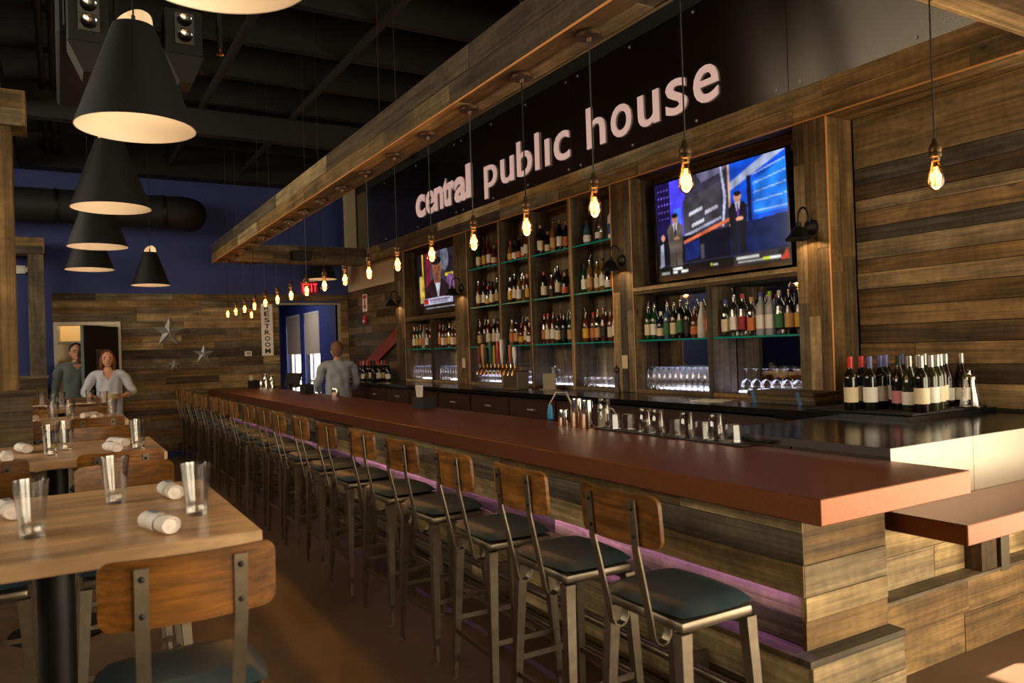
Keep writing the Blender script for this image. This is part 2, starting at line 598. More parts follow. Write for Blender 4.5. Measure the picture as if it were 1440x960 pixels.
# left and street side, with window openings (out of frame, they let the daylight in)
wl = MB()
for y0, y1 in ((-4.2, 1.5), (11.5, YW)):
    wl.bx(-5.55, -5.4, y0, y1, 0, ZC)
wl.bx(-5.55, -5.4, 1.5, 11.5, 0, 2.95).bx(-5.55, -5.4, 1.5, 11.5, 4.65, ZC)
wall_left = struct('wall_left', wl, 'blue_wall')
wfr = MB().bx(-5.5, 1.1, -4.15, -4.0, 0, ZC).bx(4.7, 5.5, -4.15, -4.0, 0, ZC).bx(1.1, 4.7, -4.15, -4.0, 0, 0.4).bx(1.1, 4.7, -4.15, -4.0, 3.1, ZC)
wall_front = struct('wall_front', wfr, 'cream')
wrf = MB().bx(5.4, 5.5, -4.0, -3.8, 0, ZC).bx(5.4, 5.5, 1.05, 2.14, 0, ZC).bx(5.4, 5.5, -3.8, 1.05, 3.2, ZC).bx(5.4, 5.5, -3.8, 1.05, 0, 0.1)
wall_rf = struct('wall_right_front', wrf, 'cream')
struct('sun_blocker', MB().bx(5.5, 6.3, -4.2, 2.0, 3.22, 3.28), 'grey_paint')    # unseen awning-like slab, added to block high sun and trim the floor patch
struct('wall_right_return', MB().bx(XW+0.14, 5.4, 2.0, 2.14, 0, ZC), 'cream')
# kitchen behind the first doorway
kit = struct('wall_kitchen', MB().bx(-1.4, 1.9, 16.4, 16.5, 0, 2.7).bx(-1.5, -1.4, YW+0.12, 16.5, 0, 2.7).bx(1.9, 2.0, YW+0.12, 16.5, 0, 2.7).bx(-1.5, 2.0, YW+0.12, 16.5, 2.7, 2.8), 'kitchen_wall')
add_light('kitchen_ceiling_light', 'AREA', (0.2, 15.0, 2.68), 40, (1, 0.86, 0.66), 1.2, 0.3, (0, 0, -1))
# hallway behind the second doorway, blue, with two windows
W1, W2 = (15.26, 16.36), (16.70, 17.86)
hw = MB().bx(2.3, 2.42, YW+0.12, 19.1, 0, 3).bx(2.3, 4.7, 19.0, 19.1, 0, 3).bx(2.3, 4.7, YW+0.12, 19.1, 3, 3.1)
for y0, y1 in ((YW+0.12, W1[0]), (W1[1], W2[0]), (W2[1], 19.0)):
    hw.bx(4.5, 4.7, y0, y1, 0, 3)
for y0, y1 in (W1, W2):
    hw.bx(4.5, 4.7, y0, y1, 2.46, 3)
wall_hall = struct('wall_hallway', hw, 'blue_wall')
for i, (y0, y1) in enumerate((W1, W2)):
    w = struct('window_%d' % (i+1), MB().bx(4.6, 4.64, y0, y0+0.05, 0, 2.46).bx(4.6, 4.64, y1-0.05, y1, 0, 2.46).bx(4.6, 4.64, y0+0.05, y1-0.05, 2.41, 2.46).bx(4.6, 4.64, y0+0.05, y1-0.05, 0, 0.06).bx(4.6, 4.64, y0+0.05, y1-0.05, 1.0, 1.04), 'white_paint')
    MB().bx(4.615, 4.622, y0+0.05, y1-0.05, 0.06, 2.41).build('window_pane', 'glass', w)
    sh = MB().bx(4.505, 4.512, y0+0.03, y1-0.03, 1.58, 2.42).build('roller_shade', 'shade_fabric')
    MB().tube([(4.52, y0+0.02, 2.43), (4.52, y1-0.02, 2.43)], 0.025, 10).build('roller_tube', 'white_paint', sh, smooth=True)
    tag(sh, ['beige roller shade half drawn on the hallway window beside the doorway', 'beige roller shade half drawn on the farther hallway window'][i], 'window shade')
struct('ground', MB().bx(4.7, 16, 10, 26, -0.12, -0.02), 'stone')
add_light('hallway_ceiling_light', 'AREA', (3.4, 15.5, 2.97), 22, (0.8, 0.84, 1.0), 0.8, 0.3, (0, 0, -1))
# booth frames on the left: half wall, post and header in reclaimed boards
for nm, y0, lab in (('booth_frame', 5.95, 'reclaimed wood partition frame standing behind the second high table'), ('booth_frame', 12.85, 'reclaimed wood partition frame against the blue far wall')):
    bf = thing(nm, lab, 'partition', (-0.6, y0+0.15, 0))
    MB().bx(-1.9, 0.425, -0.12, 0.12, 0, 1.36).build('half_wall_core', 'brown_cabinet', bf)
    y1 = y0+0.3
    clad(bf, 0, 2, -2.5, -0.165, [0, 0.16, 0.33, 0.5, 0.7, 0.86, 1.02, 1.2, 1.36], y0+0.03, -1, 'grey' if y0 < 8 else 'dark', (0.8, 1.8), 0.02, seed=21)
    plank(bf, -2.5, -0.15, y0-0.01, y1, 1.36, 1.40, 'barn_x', 'cap_board')
    k = (0.0, 0.0) if y0 < 8 else (0.087, 0.07)
    plank(bf, -0.46+k[0], -0.245+k[1], y0+0.03, y1-0.03, 1.40, 3.135, 'barn_z', 'post')
    for z0, z1 in ((3.137, 3.25), (3.253, 3.37)):
        plank(bf, -2.5, -0.18, y0, y0+0.025, z0, z1, 'barn_x')
        plank(bf, -2.5, -0.18, y1-0.025, y1, z0, z1, 'barn_x')
    plank(bf, -2.5, -0.18, y0+0.025, y1-0.025, 3.137, 3.157, 'barn_x')
    plank(bf, -0.18, -0.16, y0, y1, 3.137, 3.37, 'barn_y')
# ================================================================== canopy frame over the bar
XL, WB, ZB, HB = 2.0, 0.25, 3.0, 0.27        # left edge, width, underside, height
canopy = thing('canopy_frame', 'long suspended frame of reclaimed boards above the bar, carrying the bulbs', 'ceiling beam', (2.1, 7.0, ZB))
def beam_y(x0, x1, y0, y1, seed):
    zs = [ZB, ZB+0.13, ZB+HB]
    clad(canopy, 1, 2, y0, y1, zs, x0+0.02, -1, 'barn', (0.9, 2.4), 0.018, 0.002, proud=0.003, seed=seed)
    clad(canopy, 1, 2, y0, y1, zs, x1-0.02, 1, 'barn', (0.9, 2.4), 0.018, 0.002, proud=0.003, seed=seed+1)
    clad(canopy, 1, 0, y0, y1, [x0+0.02, (x0+x1)/2, x1-0.02], ZB+0.02, -1, 'barn', (0.8, 2.0), 0.014, 0.002, proud=0.004, seed=seed+2)
    MB().bx(x0+0.021-2.1, x1-0.021-2.1, y0-7.0+0.01, y1-7.0-0.01, 0.021, HB-0.02).build('beam_core', 'brown_cabinet', canopy)
def beam_x(x0, x1, y0, y1, seed):
    zs = [ZB, ZB+0.13, ZB+HB]
    clad(canopy, 0, 2, x0, x1, zs, y0+0.02, -1, 'barn', (0.8, 1.6), 0.018, 0.002, proud=0.003, seed=seed)
    clad(canopy, 0, 2, x0, x1, zs, y1-0.02, 1, 'barn', (0.8, 1.6), 0.018, 0.002, proud=0.003, seed=seed+1)
    clad(canopy, 0, 1, x0, x1, [y0+0.02, (y0+y1)/2, y1-0.02], ZB+0.02, -1, 'barn', (0.8, 1.6), 0.014, 0.002, proud=0.004, seed=seed+2)
    MB().bx(x0-2.1+0.01, x1-2.1-0.01, y0+0.021-7.0, y1-0.021-7.0, 0.021, HB-0.02).build('beam_core', 'brown_cabinet', canopy)
beam_y(XL, XL+WB, 1.67, 12.2, 31)
beam_x(XL+WB, XB-0.05, 11.95, 12.2, 41)
beam_x(XL+WB, XB-0.05, 1.67, 1.92, 51)
clad(canopy, 0, 2, XL, XL+WB, [ZB, ZB+0.13, ZB+HB], 12.2, 1, 'barn', (0.5, 0.6), 0.016, 0.002, seed=55)
for y in (3.3, 5.3, 7.3, 9.3, 11.3):
    for dx in (0.06, 0.19):
        MB().tube([(XL+dx-2.1, y-7.0, HB-0.02), (XL+dx-2.1, y-7.0, ZC-ZB)], 0.003, 5).build('suspension_cable', 'bronze', canopy)
# header along the face of the back bar
header = thing('header_beam', 'deep header of reclaimed boards along the top of the back bar', 'wooden beam', (XB, 7.0, 3.03))
clad(header, 1, 2, 1.3, 12.2, [3.03, 3.15, 3.26], XB, -1, 'barn', (0.8, 2.0), 0.02, 0.002, proud=0.006, seed=61)
clad(header, 1, 0, 1.3, 10.85, [XB, XB+0.15, XW-0.03], 3.05, -1, 'barn', (0.9, 2.0), 0.02, 0.002, proud=0.003, seed=63)
MB().bx(0.002, XW-XB-0.03, 1.3-7.0, 12.2-7.0, 0.022, 0.225).build('beam_core', 'brown_cabinet', header)
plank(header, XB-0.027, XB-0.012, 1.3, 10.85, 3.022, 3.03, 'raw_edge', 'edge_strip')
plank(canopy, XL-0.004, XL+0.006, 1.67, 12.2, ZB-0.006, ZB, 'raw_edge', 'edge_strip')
# ================================================================== sign above the header
sign = thing('bar_sign', 'long dark metal sign reading central public house in pale pink letters', 'sign', (XB, 7.0, 3.26))
edges = [0.9, 3.55, 6.1, 8.6, 12.45]
for y0, y1 in zip(edges[:-1], edges[1:]):
    MB().bx(0, 0.02, y0-7.0+0.003, y1-7.0-0.003, 0, 0.96).build('metal_panel', 'sign_metal', sign)
    for zz in (0.05, 0.91):
        for k in range(4):
            yy = y0+0.1+(y1-y0-0.2)*k/3-7.0
            MB().tube([(0, yy, zz), (-0.006, yy, zz)], 0.012, 8).build('screw', 'galvanised', sign)
LET = [('c', 9.941, 9.628, 1), ('e', 9.599, 9.325, 1), ('n', 9.322, 9.06, 1), ('t', 9.057, 8.889, 1), ('r', 8.887, 8.723, 1), ('a', 8.72, 8.388, 1), ('l', 8.382, 8.26, 1),
       ('p', 7.923, 7.619, 0), ('u', 7.53, 7.241, 0), ('b', 7.168, 6.863, 0), ('l', 6.789, 6.71, 0), ('\u0131', 6.597, 6.518, 0), ('c', 6.439, 6.165, 0),
       ('h', 5.876, 5.593, 0), ('o', 5.504, 5.216, 0), ('u', 5.126, 4.856, 0), ('s', 4.772, 4.525, 0), ('e', 4.449, 4.183, 0)]
ZL = 0.165                                     # baseline above the panel's lower edge
for ch, ya, yb, bold in LET:
    if ch == '\u0131':                         # the i carries no dot
        me = MB().bx(0, 1, 0, 0.275, 0, 0.01).mesh('letter', 'letter_pink')
    elif ch == 'l':
        me = MB().bx(0, 1, 0, 0.385, 0, 0.01).mesh('letter', 'letter_pink')
    else:
        me = text_mesh(ch, 0.40, 0.005, (0.007 if ch == 'e' else 0.012) if bold else 0.004)
        me.materials.clear()
        me.materials.append(MAT['letter_pink'])
    hts = {'t': (0, 0.345), 'p': (-0.095, 0.283), 'b': (-0.005, 0.385), 'h': (0, 0.385), 'r': (0, 0.283), 'n': (0, 0.283), 'u': (-0.006, 0.275)}
    lo, hi = hts.get(ch, (-0.006, 0.285))
    if ch in 'l\u0131':
        lo, hi = 0, (0.275 if ch != 'l' else 0.385)
    if bold:
        lo, hi = lo*1.08, hi*1.08
    fit_mesh(me, 0, ya-yb, lo, hi)
    o = link_mesh('letter', me, sign, (-0.008, ya-7.0, ZL))
    o.rotation_euler = Matrix(((0, 0, -1), (-1, 0, 0), (0, 1, 0))).to_euler()
# fork across the e of "central"
fk = MB()
fk.strap([(-0.0145, 9.50-7, ZL+0.075), (-0.0145, 9.455-7, ZL+0.14)], 0.006, 0.003, (0, 0.8, 0.6))
for d in (-0.010, 0, 0.010):
    fk.strap([(-0.0145, 9.455-7+d*0.8, ZL+0.14+d*0.6), (-0.0145, 9.425-7+d*0.8, ZL+0.18+d*0.6)], 0.004, 0.003, (0, 0.8, 0.6))
fk.build('fork_cutout', 'black_paint', sign)
# ================================================================== back bar
bb = thing('back_bar', 'tall reclaimed-wood back bar shelving with bays for bottles, glasses and televisions', 'back bar', (XB+0.14, 7.0, 1.14))
ZT = 1.14
POSTS = [(3.27, 3.533), (5.284, 5.566), (8.46, 8.82), (10.49, 10.85)]
for i, (y0, y1) in enumerate(POSTS):
    MB().bx(0.022-0.14, XW-XB-0.14-0.02, y0-7.0+0.022, y1-7.0-0.022, 0, 3.03-ZT).build('post_core', 'brown_cabinet', bb)
    n = 3 if y1-y0 > 0.27 or i == 0 else 2
    ys = [y0+(y1-y0)*k/n for k in range(n+1)]
    clad(bb, 2, 1, ZT, 3.03, ys, XB+0.02, -1, 'barn' if i < 2 else 'dark', (0.5, 1.9), 0.018, 0.002, proud=0.005, seed=70+i)
    for yy, sg in ((y0+0.022, -1), (y1-0.022, 1)):
        clad(bb, 2, 0, ZT, 3.03, [XB+0.02, XB+0.13, XW-0.02], yy, sg, 'barn' if i < 2 else 'dark', (0.8, 2.2), 0.018, 0.002, proud=0.002, seed=80+i)
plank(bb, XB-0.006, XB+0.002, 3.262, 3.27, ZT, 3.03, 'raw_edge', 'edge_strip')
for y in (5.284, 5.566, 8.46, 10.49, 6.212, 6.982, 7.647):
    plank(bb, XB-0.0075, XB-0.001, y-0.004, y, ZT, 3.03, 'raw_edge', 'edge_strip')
def bay_back(y0, y1, z0, z1, seed, mt='grey'):
    n = max(3, int((y1-y0)/0.16))
    clad(bb, 2, 1, z0, z1, [y0+(y1-y0)*k/n for k in range(n+1)], XW-0.002, -1, mt, (1.2, 2.5), 0.012, 0.002, proud=0.004, seed=seed)
def shelf(y0, y1, z):
    s = MB().bx(XB+0.022-XB-0.14, XW-0.022-XB-0.14, y0-7.0, y1-7.0, z-ZT-0.012, z-ZT).build('glass_shelf', 'shelf_glass', bb)
    MB().bx(XB+0.017-XB-0.14, XB+0.0215-XB-0.14, y0-7.0, y1-7.0, z-ZT-0.013, z-ZT+0.001).build('shelf_edge', 'shelf_edge', s)
TALL = [(5.566, 6.23), (6.23, 7.0), (7.0, 7.665), (7.665, 8.46)]
DIV = [6.23, 7.0, 7.665]
for y in DIV:
    plank(bb, XB-0.004, XB+0.016, y-0.018, y+0.018, ZT, 3.03, 'barn_z', 'divider_edge')
    plank(bb, XB+0.016, XW-0.02, y-0.013, y+0.013, ZT, 3.03, 'grey_z', 'divider')
for i, (y0, y1) in enumerate(TALL):
    bay_back(y0+0.002, y1-0.002, ZT, 3.03, 90+i)
    e0 = y0 if i == 0 else y0+0.018
    e1 = y1 if i == 3 else y1-0.018
    for z in (1.60, 2.08, 2.55):
        shelf(e0+0.002, e1-0.002, z)
TVB = [(3.533, 5.284, 4.378), (8.82, 10.49, 9.578)]
for i, (y0, y1, ym) in enumerate(TVB):
    m = 'barn' if i == 0 else 'dark'
    clad(bb, 1, 2, y0, y1, [2.06, 2.2, 2.36, 2.52, 2.68, 2.84, 3.03], XW-0.002, -1, 'dark', (0.9, 1.8), 0.012, 0.002, seed=100+i)
    plank(bb, XB-0.004, XW-0.02, y0+0.001, y1-0.001, 2.0, 2.03, m+'_y', 'rail')
    plank(bb, XB-0.006, XB+0.02, y0+0.001, y1-0.001, 2.03, 2.06, m+'_y', 'rail')
    plank(bb, XB-0.004, XB+0.018, ym-0.02, ym+0.02, ZT, 2.0, m+'_z', 'divider_edge')
    plank(bb, XB+0.018, XW-0.02, ym-0.014, ym+0.014, ZT, 2.0, 'grey_z', 'divider')
    if i == 0:
        MB().bx(XW-0.012-XB-0.14, XW-0.004-XB-0.14, y0-7.0+0.001, y1-7.0-0.001, 0.01, 2.0-ZT).build('mirror_panel', 'mirror', bb)
    else:
        bay_back(y0, y1, ZT, 2.0, 97)
    shelf(y0+0.002, ym-0.022, 1.60)
    shelf(ym+0.022, y1-0.002, 1.60)
BAYS_ALL = [(3.535, 4.356), (4.40, 5.282)]+[(a+0.02, b-0.02) for a, b in TALL]+[(8.822, 9.556), (9.60, 10.488)]
for k, (y0, y1) in enumerate(BAYS_ALL):
    plank(bb, XB-0.002, XB+0.02, y0+0.001, y1-0.001, ZT, 1.168, 'barn_y', 'bottom_rail')
    plank(bb, XB+0.021, XW-0.02, y0+0.001, y1-0.001, ZT, 1.160, 'dark_y', 'bottom_board')
    MB().bx(XW-0.045-XB-0.14, XW-0.03-XB-0.14, y0-7.0+0.03, y1-7.0-0.03, 1.161-ZT, 1.172-ZT).build('led_strip', 'led_white', bb)
    add_light('shelf_glow', 'AREA', (XB+0.16-XB-0.14, (y0+y1)/2-7.0, 1.175-ZT), 0.55, (0.62, 0.66, 1.0), (y1-y0)*0.8, 0.08, (0.2, 0, 1), parent=bb)
for y, z in ((5.42, 1.41), (8.61, 1.40)):
    MB().rbox(-0.008, 0, -0.04, 0.04, -0.06, 0.06, 0.003, 1).build('outlet_plate', 'cream', bb, (-0.146, y-7.0, z-ZT))
# ================================================================== back counter (with the wine and the taps) and its cabinets
bc = thing('back_counter', 'black counter in front of the back bar on dark brown cabinets', 'counter', (4.1, 7.5, 0))
MB().bx(3.78-4.1, XW-0.03-4.1, 2.40-7.5, 3.27-7.5, 1.081, 1.14).bx(3.78-4.1, XB+0.16-4.1, 3.27-7.5, 10.86-7.5, 1.10, 1.139).build('counter_top', 'black_counter', bc)
fc = thing('far_counter', 'far stretch of black counter carrying the dark wine bottles', 'counter', (4.1, 11.7, 0))
MB().bx(3.78-4.1, 4.47-4.1, 10.862-11.7, 12.6-11.7, 1.10, 1.139).build('counter_top', 'black_counter', fc)
MB().bx(3.86-4.1, 4.44-4.1, 10.87-11.7, 12.58-11.7, 0, 1.10).build('cabinet_body', 'brown_cabinet', fc)
ys = [2.42]+[2.42+0.84*k for k in range(1, 10)]+[10.85]
for y0, y1 in zip(ys[:-1], ys[1:]):
    body = MB().bx(3.86-4.1, 4.45-4.1, y0-7.5+0.003, y1-7.5-0.003, 0.0, 1.08).build('cabinet_body', 'brown_cabinet', bc)
    MB().bx(3.842-4.1, 3.86-4.1, y0-7.5+0.012, y1-7.5-0.012, 0.12, 0.86).build('cabinet_door', 'brown_cabinet', body)
    MB().bx(3.842-4.1, 3.86-4.1, y0-7.5+0.012, y1-7.5-0.012, 0.875, 1.06).build('drawer_front', 'brown_cabinet', body)
    MB().bx(3.828-4.1, 3.842-4.1, (y0+y1)/2-7.5-0.06, (y0+y1)/2-7.5+0.06, 0.97, 0.985).build('handle', 'galvanised', body)
# ================================================================== the bar
BX0, BX1, BY0, BY1, BZ = 2.01, 2.84, 1.57, 12.95, 1.07
top = MB().rbox(0, BX1-BX0, 0, BY1-BY0, -0.085, 0, 0.003, 1).build('bar_worktop', 'copper_top', None, (BX0, BY0, BZ))
tag(top, 'long copper-brown bar top with a thick square edge and row of stools', 'bar top')
base = thing('bar_counter', 'bar front of reclaimed boards with a stepped ledge and purple light strip', 'bar', (2.5, 7.0, 0))
MB().bx(2.312-2.5, 2.74-2.5, 1.873-7, 12.92-7, 0, 0.984).build('base_core', 'brown_cabinet', base)
clad(base, 1, 2, 1.852, 12.92, [0.64, 0.755, 0.87, 0.984], 2.29, -1, 'barn', (1.2, 2.8), 0.018, 0.003, seed=111)
MB().bx(2.2905-2.5, 2.311-2.5, 1.875-7, 12.92-7, 0.672, 0.983).build('panel_backing', 'brown_cabinet', base)
clad(base, 1, 2, 1.852, 12.92, [0.45, 0.55, 0.653], 2.31, -1, 'barn', (0.9, 2.3), 0.005, 0.003, proud=0.003, seed=112)
clad(base, 1, 2, 1.81, 12.92, [0.0, 0.14, 0.28, 0.425], 2.24, -1, 'barn', (0.9, 2.3), 0.018, 0.003, seed=113)
clad(base, 1, 0, 1.80, 12.92, [2.205, 2.302], 0.425, 1, 'barn', (1.2, 2.3), 0.022, 0.003, proud=0.002, seed=114)
MB().bx(2.241-2.5, 2.311-2.5, 1.874-7, 12.92-7, 0, 0.424).build('step_core', 'brown_cabinet', base)
# near end of the bar
er = [0.45, 0.555, 0.64, 0.755, 0.984]
for k, tn in enumerate(('brown', 'tan', 'tan', 'brown')):
    clad(base, 0, 2, 2.272, 2.748, er[k:k+2], 1.872, -1, tn, (0.5, 0.6), 0.018, 0.003, seed=115+k)
clad(base, 0, 2, 2.222, 2.748, [0.0, 0.14, 0.30, 0.425], 1.81, -1, 'tan', (0.4, 0.6), 0.018, 0.003, seed=116)
plank(base, 2.205, 2.75, 1.785, 1.862, 0.425, 0.45, 'barn_x', 'ledge_cap')
MB().bx(2.24-2.5, 2.748-2.5, 1.811-7, 1.873-7, 0, 0.424).build('step_core', 'brown_cabinet', base)
clad(base, 2, 1, 0.0, 0.984, [1.874, 2.02, 2.175], 2.742, 1, 'barn', (0.6, 1.0), 0.012, 0.003, seed=117)
MB().bx(2.291-2.5, 2.303-2.5, 1.88-7, 12.9-7, 0.662, 0.671).build('led_strip', 'led_purple', base)
for k in range(4):
    y0 = 1.9+k*2.75
    add_light('led_glow', 'AREA', (2.297-2.5, y0+1.37-7, 0.659), 5.0, (0.56, 0.26, 1.0), 2.7, 0.011, (0.5, 0, -1), parent=base)
for z in (0.16, 0.30):
    MB().tube([(2.10-2.5, 2.0-7, z), (2.10-2.5, 12.8-7, z)], 0.019, 10).build('foot_rail', 'steel_frame', base, smooth=True)
for y in (2.3, 3.9, 5.5, 7.1, 8.7, 10.3, 11.9):
    MB().bx(2.09-2.5, 2.225-2.5, y-7-0.012, y-7+0.012, 0.13, 0.33).build('rail_bracket', 'steel_frame', base)
for k in range(14):                            # purse hooks under the overhang
    y = 2.25+k*0.6
    h = tag(MB().tube([(0.05, 0, 0.0), (0.05, 0, -0.03), (0.0, 0, -0.045), (-0.03, 0, -0.03), (-0.035, 0, -0.01)], 0.006, 6).bx(0.03, 0.07, -0.015, 0.015, -0.004, 0.0).build('purse_hook', 'black_metal', base, (2.22-2.5, y-7, 0.983), smooth=True))
# low end: dropped counter, stainless return and the boarded wall below
low = MB().rbox(0, 1.82, 0, 0.326, -0.075, 0, 0.003, 1).build('low_worktop', 'copper_top', None, (2.80, 1.565, 0.875))
tag(low, 'lower copper-brown counter section beside the end of the bar', 'counter')
lb = thing('low_counter', 'boarded wall with a recessed ledge below the lower counter', 'bar', (3.7, 2.3, 0))
MB().bx(2.772-3.7, XW-0.03-3.7, 2.27-2.3, 2.38-2.3, 0, 0.798).build('wall_core', 'brown_cabinet', lb)
clad(lb, 0, 2, 2.772, 4.64, [0.362, 0.52, 0.66, 0.798], 2.269, -1, 'tan', (1.2, 1.9), 0.018, 0.003, seed=121)
clad(lb, 0, 2, 2.772, 4.64, [0.0, 0.19, 0.345], 2.18, -1, 'brown', (0.9, 1.8), 0.02, 0.003, seed=122)
plank(lb, 2.772, 4.64, 2.15, 2.25, 0.345, 0.362, 'barn_x', 'ledge_cap')
MB().bx(2.772-3.7, 4.64-3.7, 2.181-2.3, 2.269-2.3, 0, 0.344).build('step_core', 'brown_cabinet', lb)
plank(lb, 3.98, 4.12, 2.16, 2.25, 0.362, 0.798, 'dark_z', 'recess_post')
MB().bx(4.14-3.7, 4.22-3.7, 2.148-2.3, 2.16-2.3, 0.34, 0.798).bx(4.14-3.7, 4.15-3.7, 2.16-2.3, 2.25-2.3, 0.363, 0.798).build('steel_bracket', 'stainless', lb)
MB().bx(3.02-3.7, 3.06-3.7, 2.145-2.3, 2.158-2.3, 0.30, 0.50).bx(3.05-3.7, 3.06-3.7, 2.158-2.3, 2.25-2.3, 0.363, 0.50).build('steel_bracket', 'stainless', lb)
rt = thing('return_counter', 'dark return counter with a brushed stainless front behind the lower counter', 'counter', (3.7, 2.5, 0))
MB().bx(2.86-3.7, XW-0.03-3.7, 1.896-2.5, 2.395-2.5, 1.08, 1.115).bx(2.86-3.7, 3.775-3.7, 2.395-2.5, 2.9-2.5, 1.08, 1.115).build('counter_top', 'black_counter', rt)
for x0, x1 in ((2.86, 3.45), (3.453, 4.05), (4.053, 4.63)):
    MB().bx(x0-3.7, x1-3.7, 1.893-2.5, 1.8955-2.5, 0.80, 1.113).build('steel_panel', 'stainless', rt)
MB().bx(2.87-3.7, 4.62-3.7, 1.896-2.5, 2.385-2.5, 0.80, 1.079).bx(2.87-3.7, 3.77-3.7, 2.395-2.5, 2.88-2.5, 0, 1.079).build('cabinet_body', 'brown_cabinet', rt)
# work ledge behind the bar, where glasses drain
dl = thing('drain_ledge', 'dark steel work ledge behind the bar top', 'counter', (3.0, 7.0, 0))
MB().bx(-0.145, 0.12, 2.92-7, 12.7-7, 0.93, 0.95).build('ledge_top', 'black_counter', dl)
MB().bx(-0.14, 0.11, 2.95-7, 12.68-7, 0.0, 0.93).build('ledge_body', 'brown_cabinet', dl)
# ================================================================== bar stools (seat faces local +x)
def make_stool():
    t = thing('bar_stool', '', 'stool')
    seat = MB()                                # cushion: domed pad with a rounded rim
    nx, ny = 10, 12
    vs, fs = [], []
    for sgn in (1, -1):
        for i in range(nx+1):
            for j in range(ny+1):
                u, v = 2*i/nx-1, 2*j/ny-1
                x = 0.168*u*(1-0.10*v*v*abs(u))
                y = 0.205*v*(1-0.08*u*u*abs(v))
                e = max(abs(u), abs(v))
                rim = (1-e**6)**0.5 if e < 1 else 0
                z = 0.742+(0.036*rim*(0.72+0.28*(1-(u*u+v*v)/2)) if sgn > 0 else -0.018*rim)
                vs.append((x, y, z))
    n = (nx+1)*(ny+1)
    for s in (0, 1):
        for i in range(nx):
            for j in range(ny):
                a = s*n+i*(ny+1)+j
                q = (a, a+1, a+ny+2, a+ny+1)
                fs.append(q if s else q[::-1])
    seat.add(vs, fs)
    seat.build('seat', 'vinyl', t, smooth=True)
    MB().rbox(-0.152, 0.152, -0.186, 0.186, 0.690, 0.7255, 0.012, 2).build('seat_frame', 'steel_frame', t, smooth=True)
    for sx in (-1, 1):
        for sy in (-1, 1):
            p0, p1 = Vector((sx*0.138, sy*0.170, 0.69)), Vector((sx*0.160, sy*0.203, 0.13))
            p2 = Vector((sx*0.164, sy*0.209, 0.012))
            leg = MB()
            d0, d1, d2 = 0.021, 0.015, 0.009
            pts = [(p0, d0), (p0.lerp(p1, 0.12), d0*0.92), (p1, d1), (p1.lerp(p2, 0.3), d2), (p2, d2)]
            vs, fs = [], []
            for p, d in pts:
                for a, b in ((-1, -1), (1, -1), (1, 1), (-1, 1)):
                    vs.append((p.x+a*d, p.y+b*d, p.z))
            for i in range(len(pts)-1):
                for k in range(4):
                    j = (k+1) % 4
                    fs.append((i*4+k, i*4+j, i*4+4+j, i*4+4+k))
            fs += [(3, 2, 1, 0), (16, 17, 18, 19)]
            leg.add(vs, fs)
            lo = leg.build('leg', 'steel_frame', t)
            MB().lathe([(0.019, 0), (0.019, 0.006), (0.010, 0.014)], 12, (p2.x, p2.y, 0)).build('foot_pad', 'steel_frame', lo, smooth=True)
    for z, a, b in ((0.30, (-1, -1), (1, -1)), (0.30, (-1, 1), (1, 1)), (0.24, (-1, -1), (-1, 1)), (0.27, (1, -1), (1, 1))):
        k = 0.155
        MB().strap([(a[0]*k, a[1]*k*1.265, z), (b[0]*k, b[1]*k*1.265, z)], 0.022, 0.010, (0, 0, 1)).build('stretcher', 'steel_frame', t)
    # backrest: curved plywood board
    bk = MB()
    n = 22
    vs, fs = [], []
    for i in range(n+1):
        y = -0.196*math.cos(math.pi*i/n)
        e = 0.196-abs(y)
        cut = 0.0 if e > 0.03 else 0.03-math.sqrt(max(0, 0.03**2-(0.03-e)**2))
        x = -0.262+0.85*y*y
        lean = 0.012
        for (dx, z) in ((0, 0.957+cut), (0.013, 0.957+cut), (0.013, 1.117-cut), (0, 1.117-cut)):
            vs.append((x+dx-lean*(z-0.957)/0.16, y, z))
    for i in range(n):
        for k in range(4):
            j = (k+1) % 4
            fs.append((i*4+k, i*4+j, i*4+4+j, i*4+4+k))
    fs += [(3, 2, 1, 0), (n*4, n*4+1, n*4+2, n*4+3)]
    bk.add(vs, fs)
    bk.build('backrest', 'walnut', t, smooth=True)
    for sy in (-1, 1):
        y = sy*0.108
        xb = -0.262+0.85*y*y
        pts = [(xb-0.0165, y, 1.100), (xb-0.0045, y, 0.95), (-0.236, y*0.98, 0.86), (-0.205, y*0.95, 0.72), (-0.198, y*0.95, 0.675), (-0.188, y*0.95, 0.652),
               (-0.168, y*0.95, 0.642), (-0.147, y*0.95, 0.650), (-0.136, y*0.95, 0.670), (-0.134, y*0.95, 0.695)]
        sp = MB().strap(pts, 0.031, 0.006, (0, 1, 0)).build('back_support', 'steel_frame', t, smooth=True)
        for z in (1.075, 0.99):
            xx = xb-0.0165*(z-0.95)/0.15-0.0085
            MB().lathe([(0.0075, 0), (0.006, 0.003), (0.0, 0.0045)], 8).build('bolt', 'black_metal', sp, (xx+0.002, y, z), rot=(0, -math.pi/2, 0))
    return t
stool = make_stool()
NTH = ['first', 'second', 'third', 'fourth', 'fifth', 'sixth', 'seventh', 'eighth', 'ninth', 'tenth', 'eleventh', 'twelfth', 'thirteenth', 'fourteenth', 'fifteenth', 'sixteenth', 'seventeenth', 'eighteenth']
YS = [1.93, 2.53, 3.10, 3.75, 4.37, 5.02, 5.63, 6.27]+[6.90+0.63*k for k in range(10)]
rd = random.Random(4)
for i, y in enumerate(YS):
    loc = (1.745+rd.uniform(-0.012, 0.012), y, 0)
    rz = rd.uniform(-0.05, 0.05) if i > 0 else 0.0
    if i == 0:
        o = stool
        o.location = loc
        tag(o, 'walnut-backed bar stool with dark teal seat at the open end of the bar', None, 'bar stools')
    else:
        copy_tree(stool, loc, rz, 'walnut-backed bar stool, %s along the bar from its open end' % NTH[i], 'bar stools')
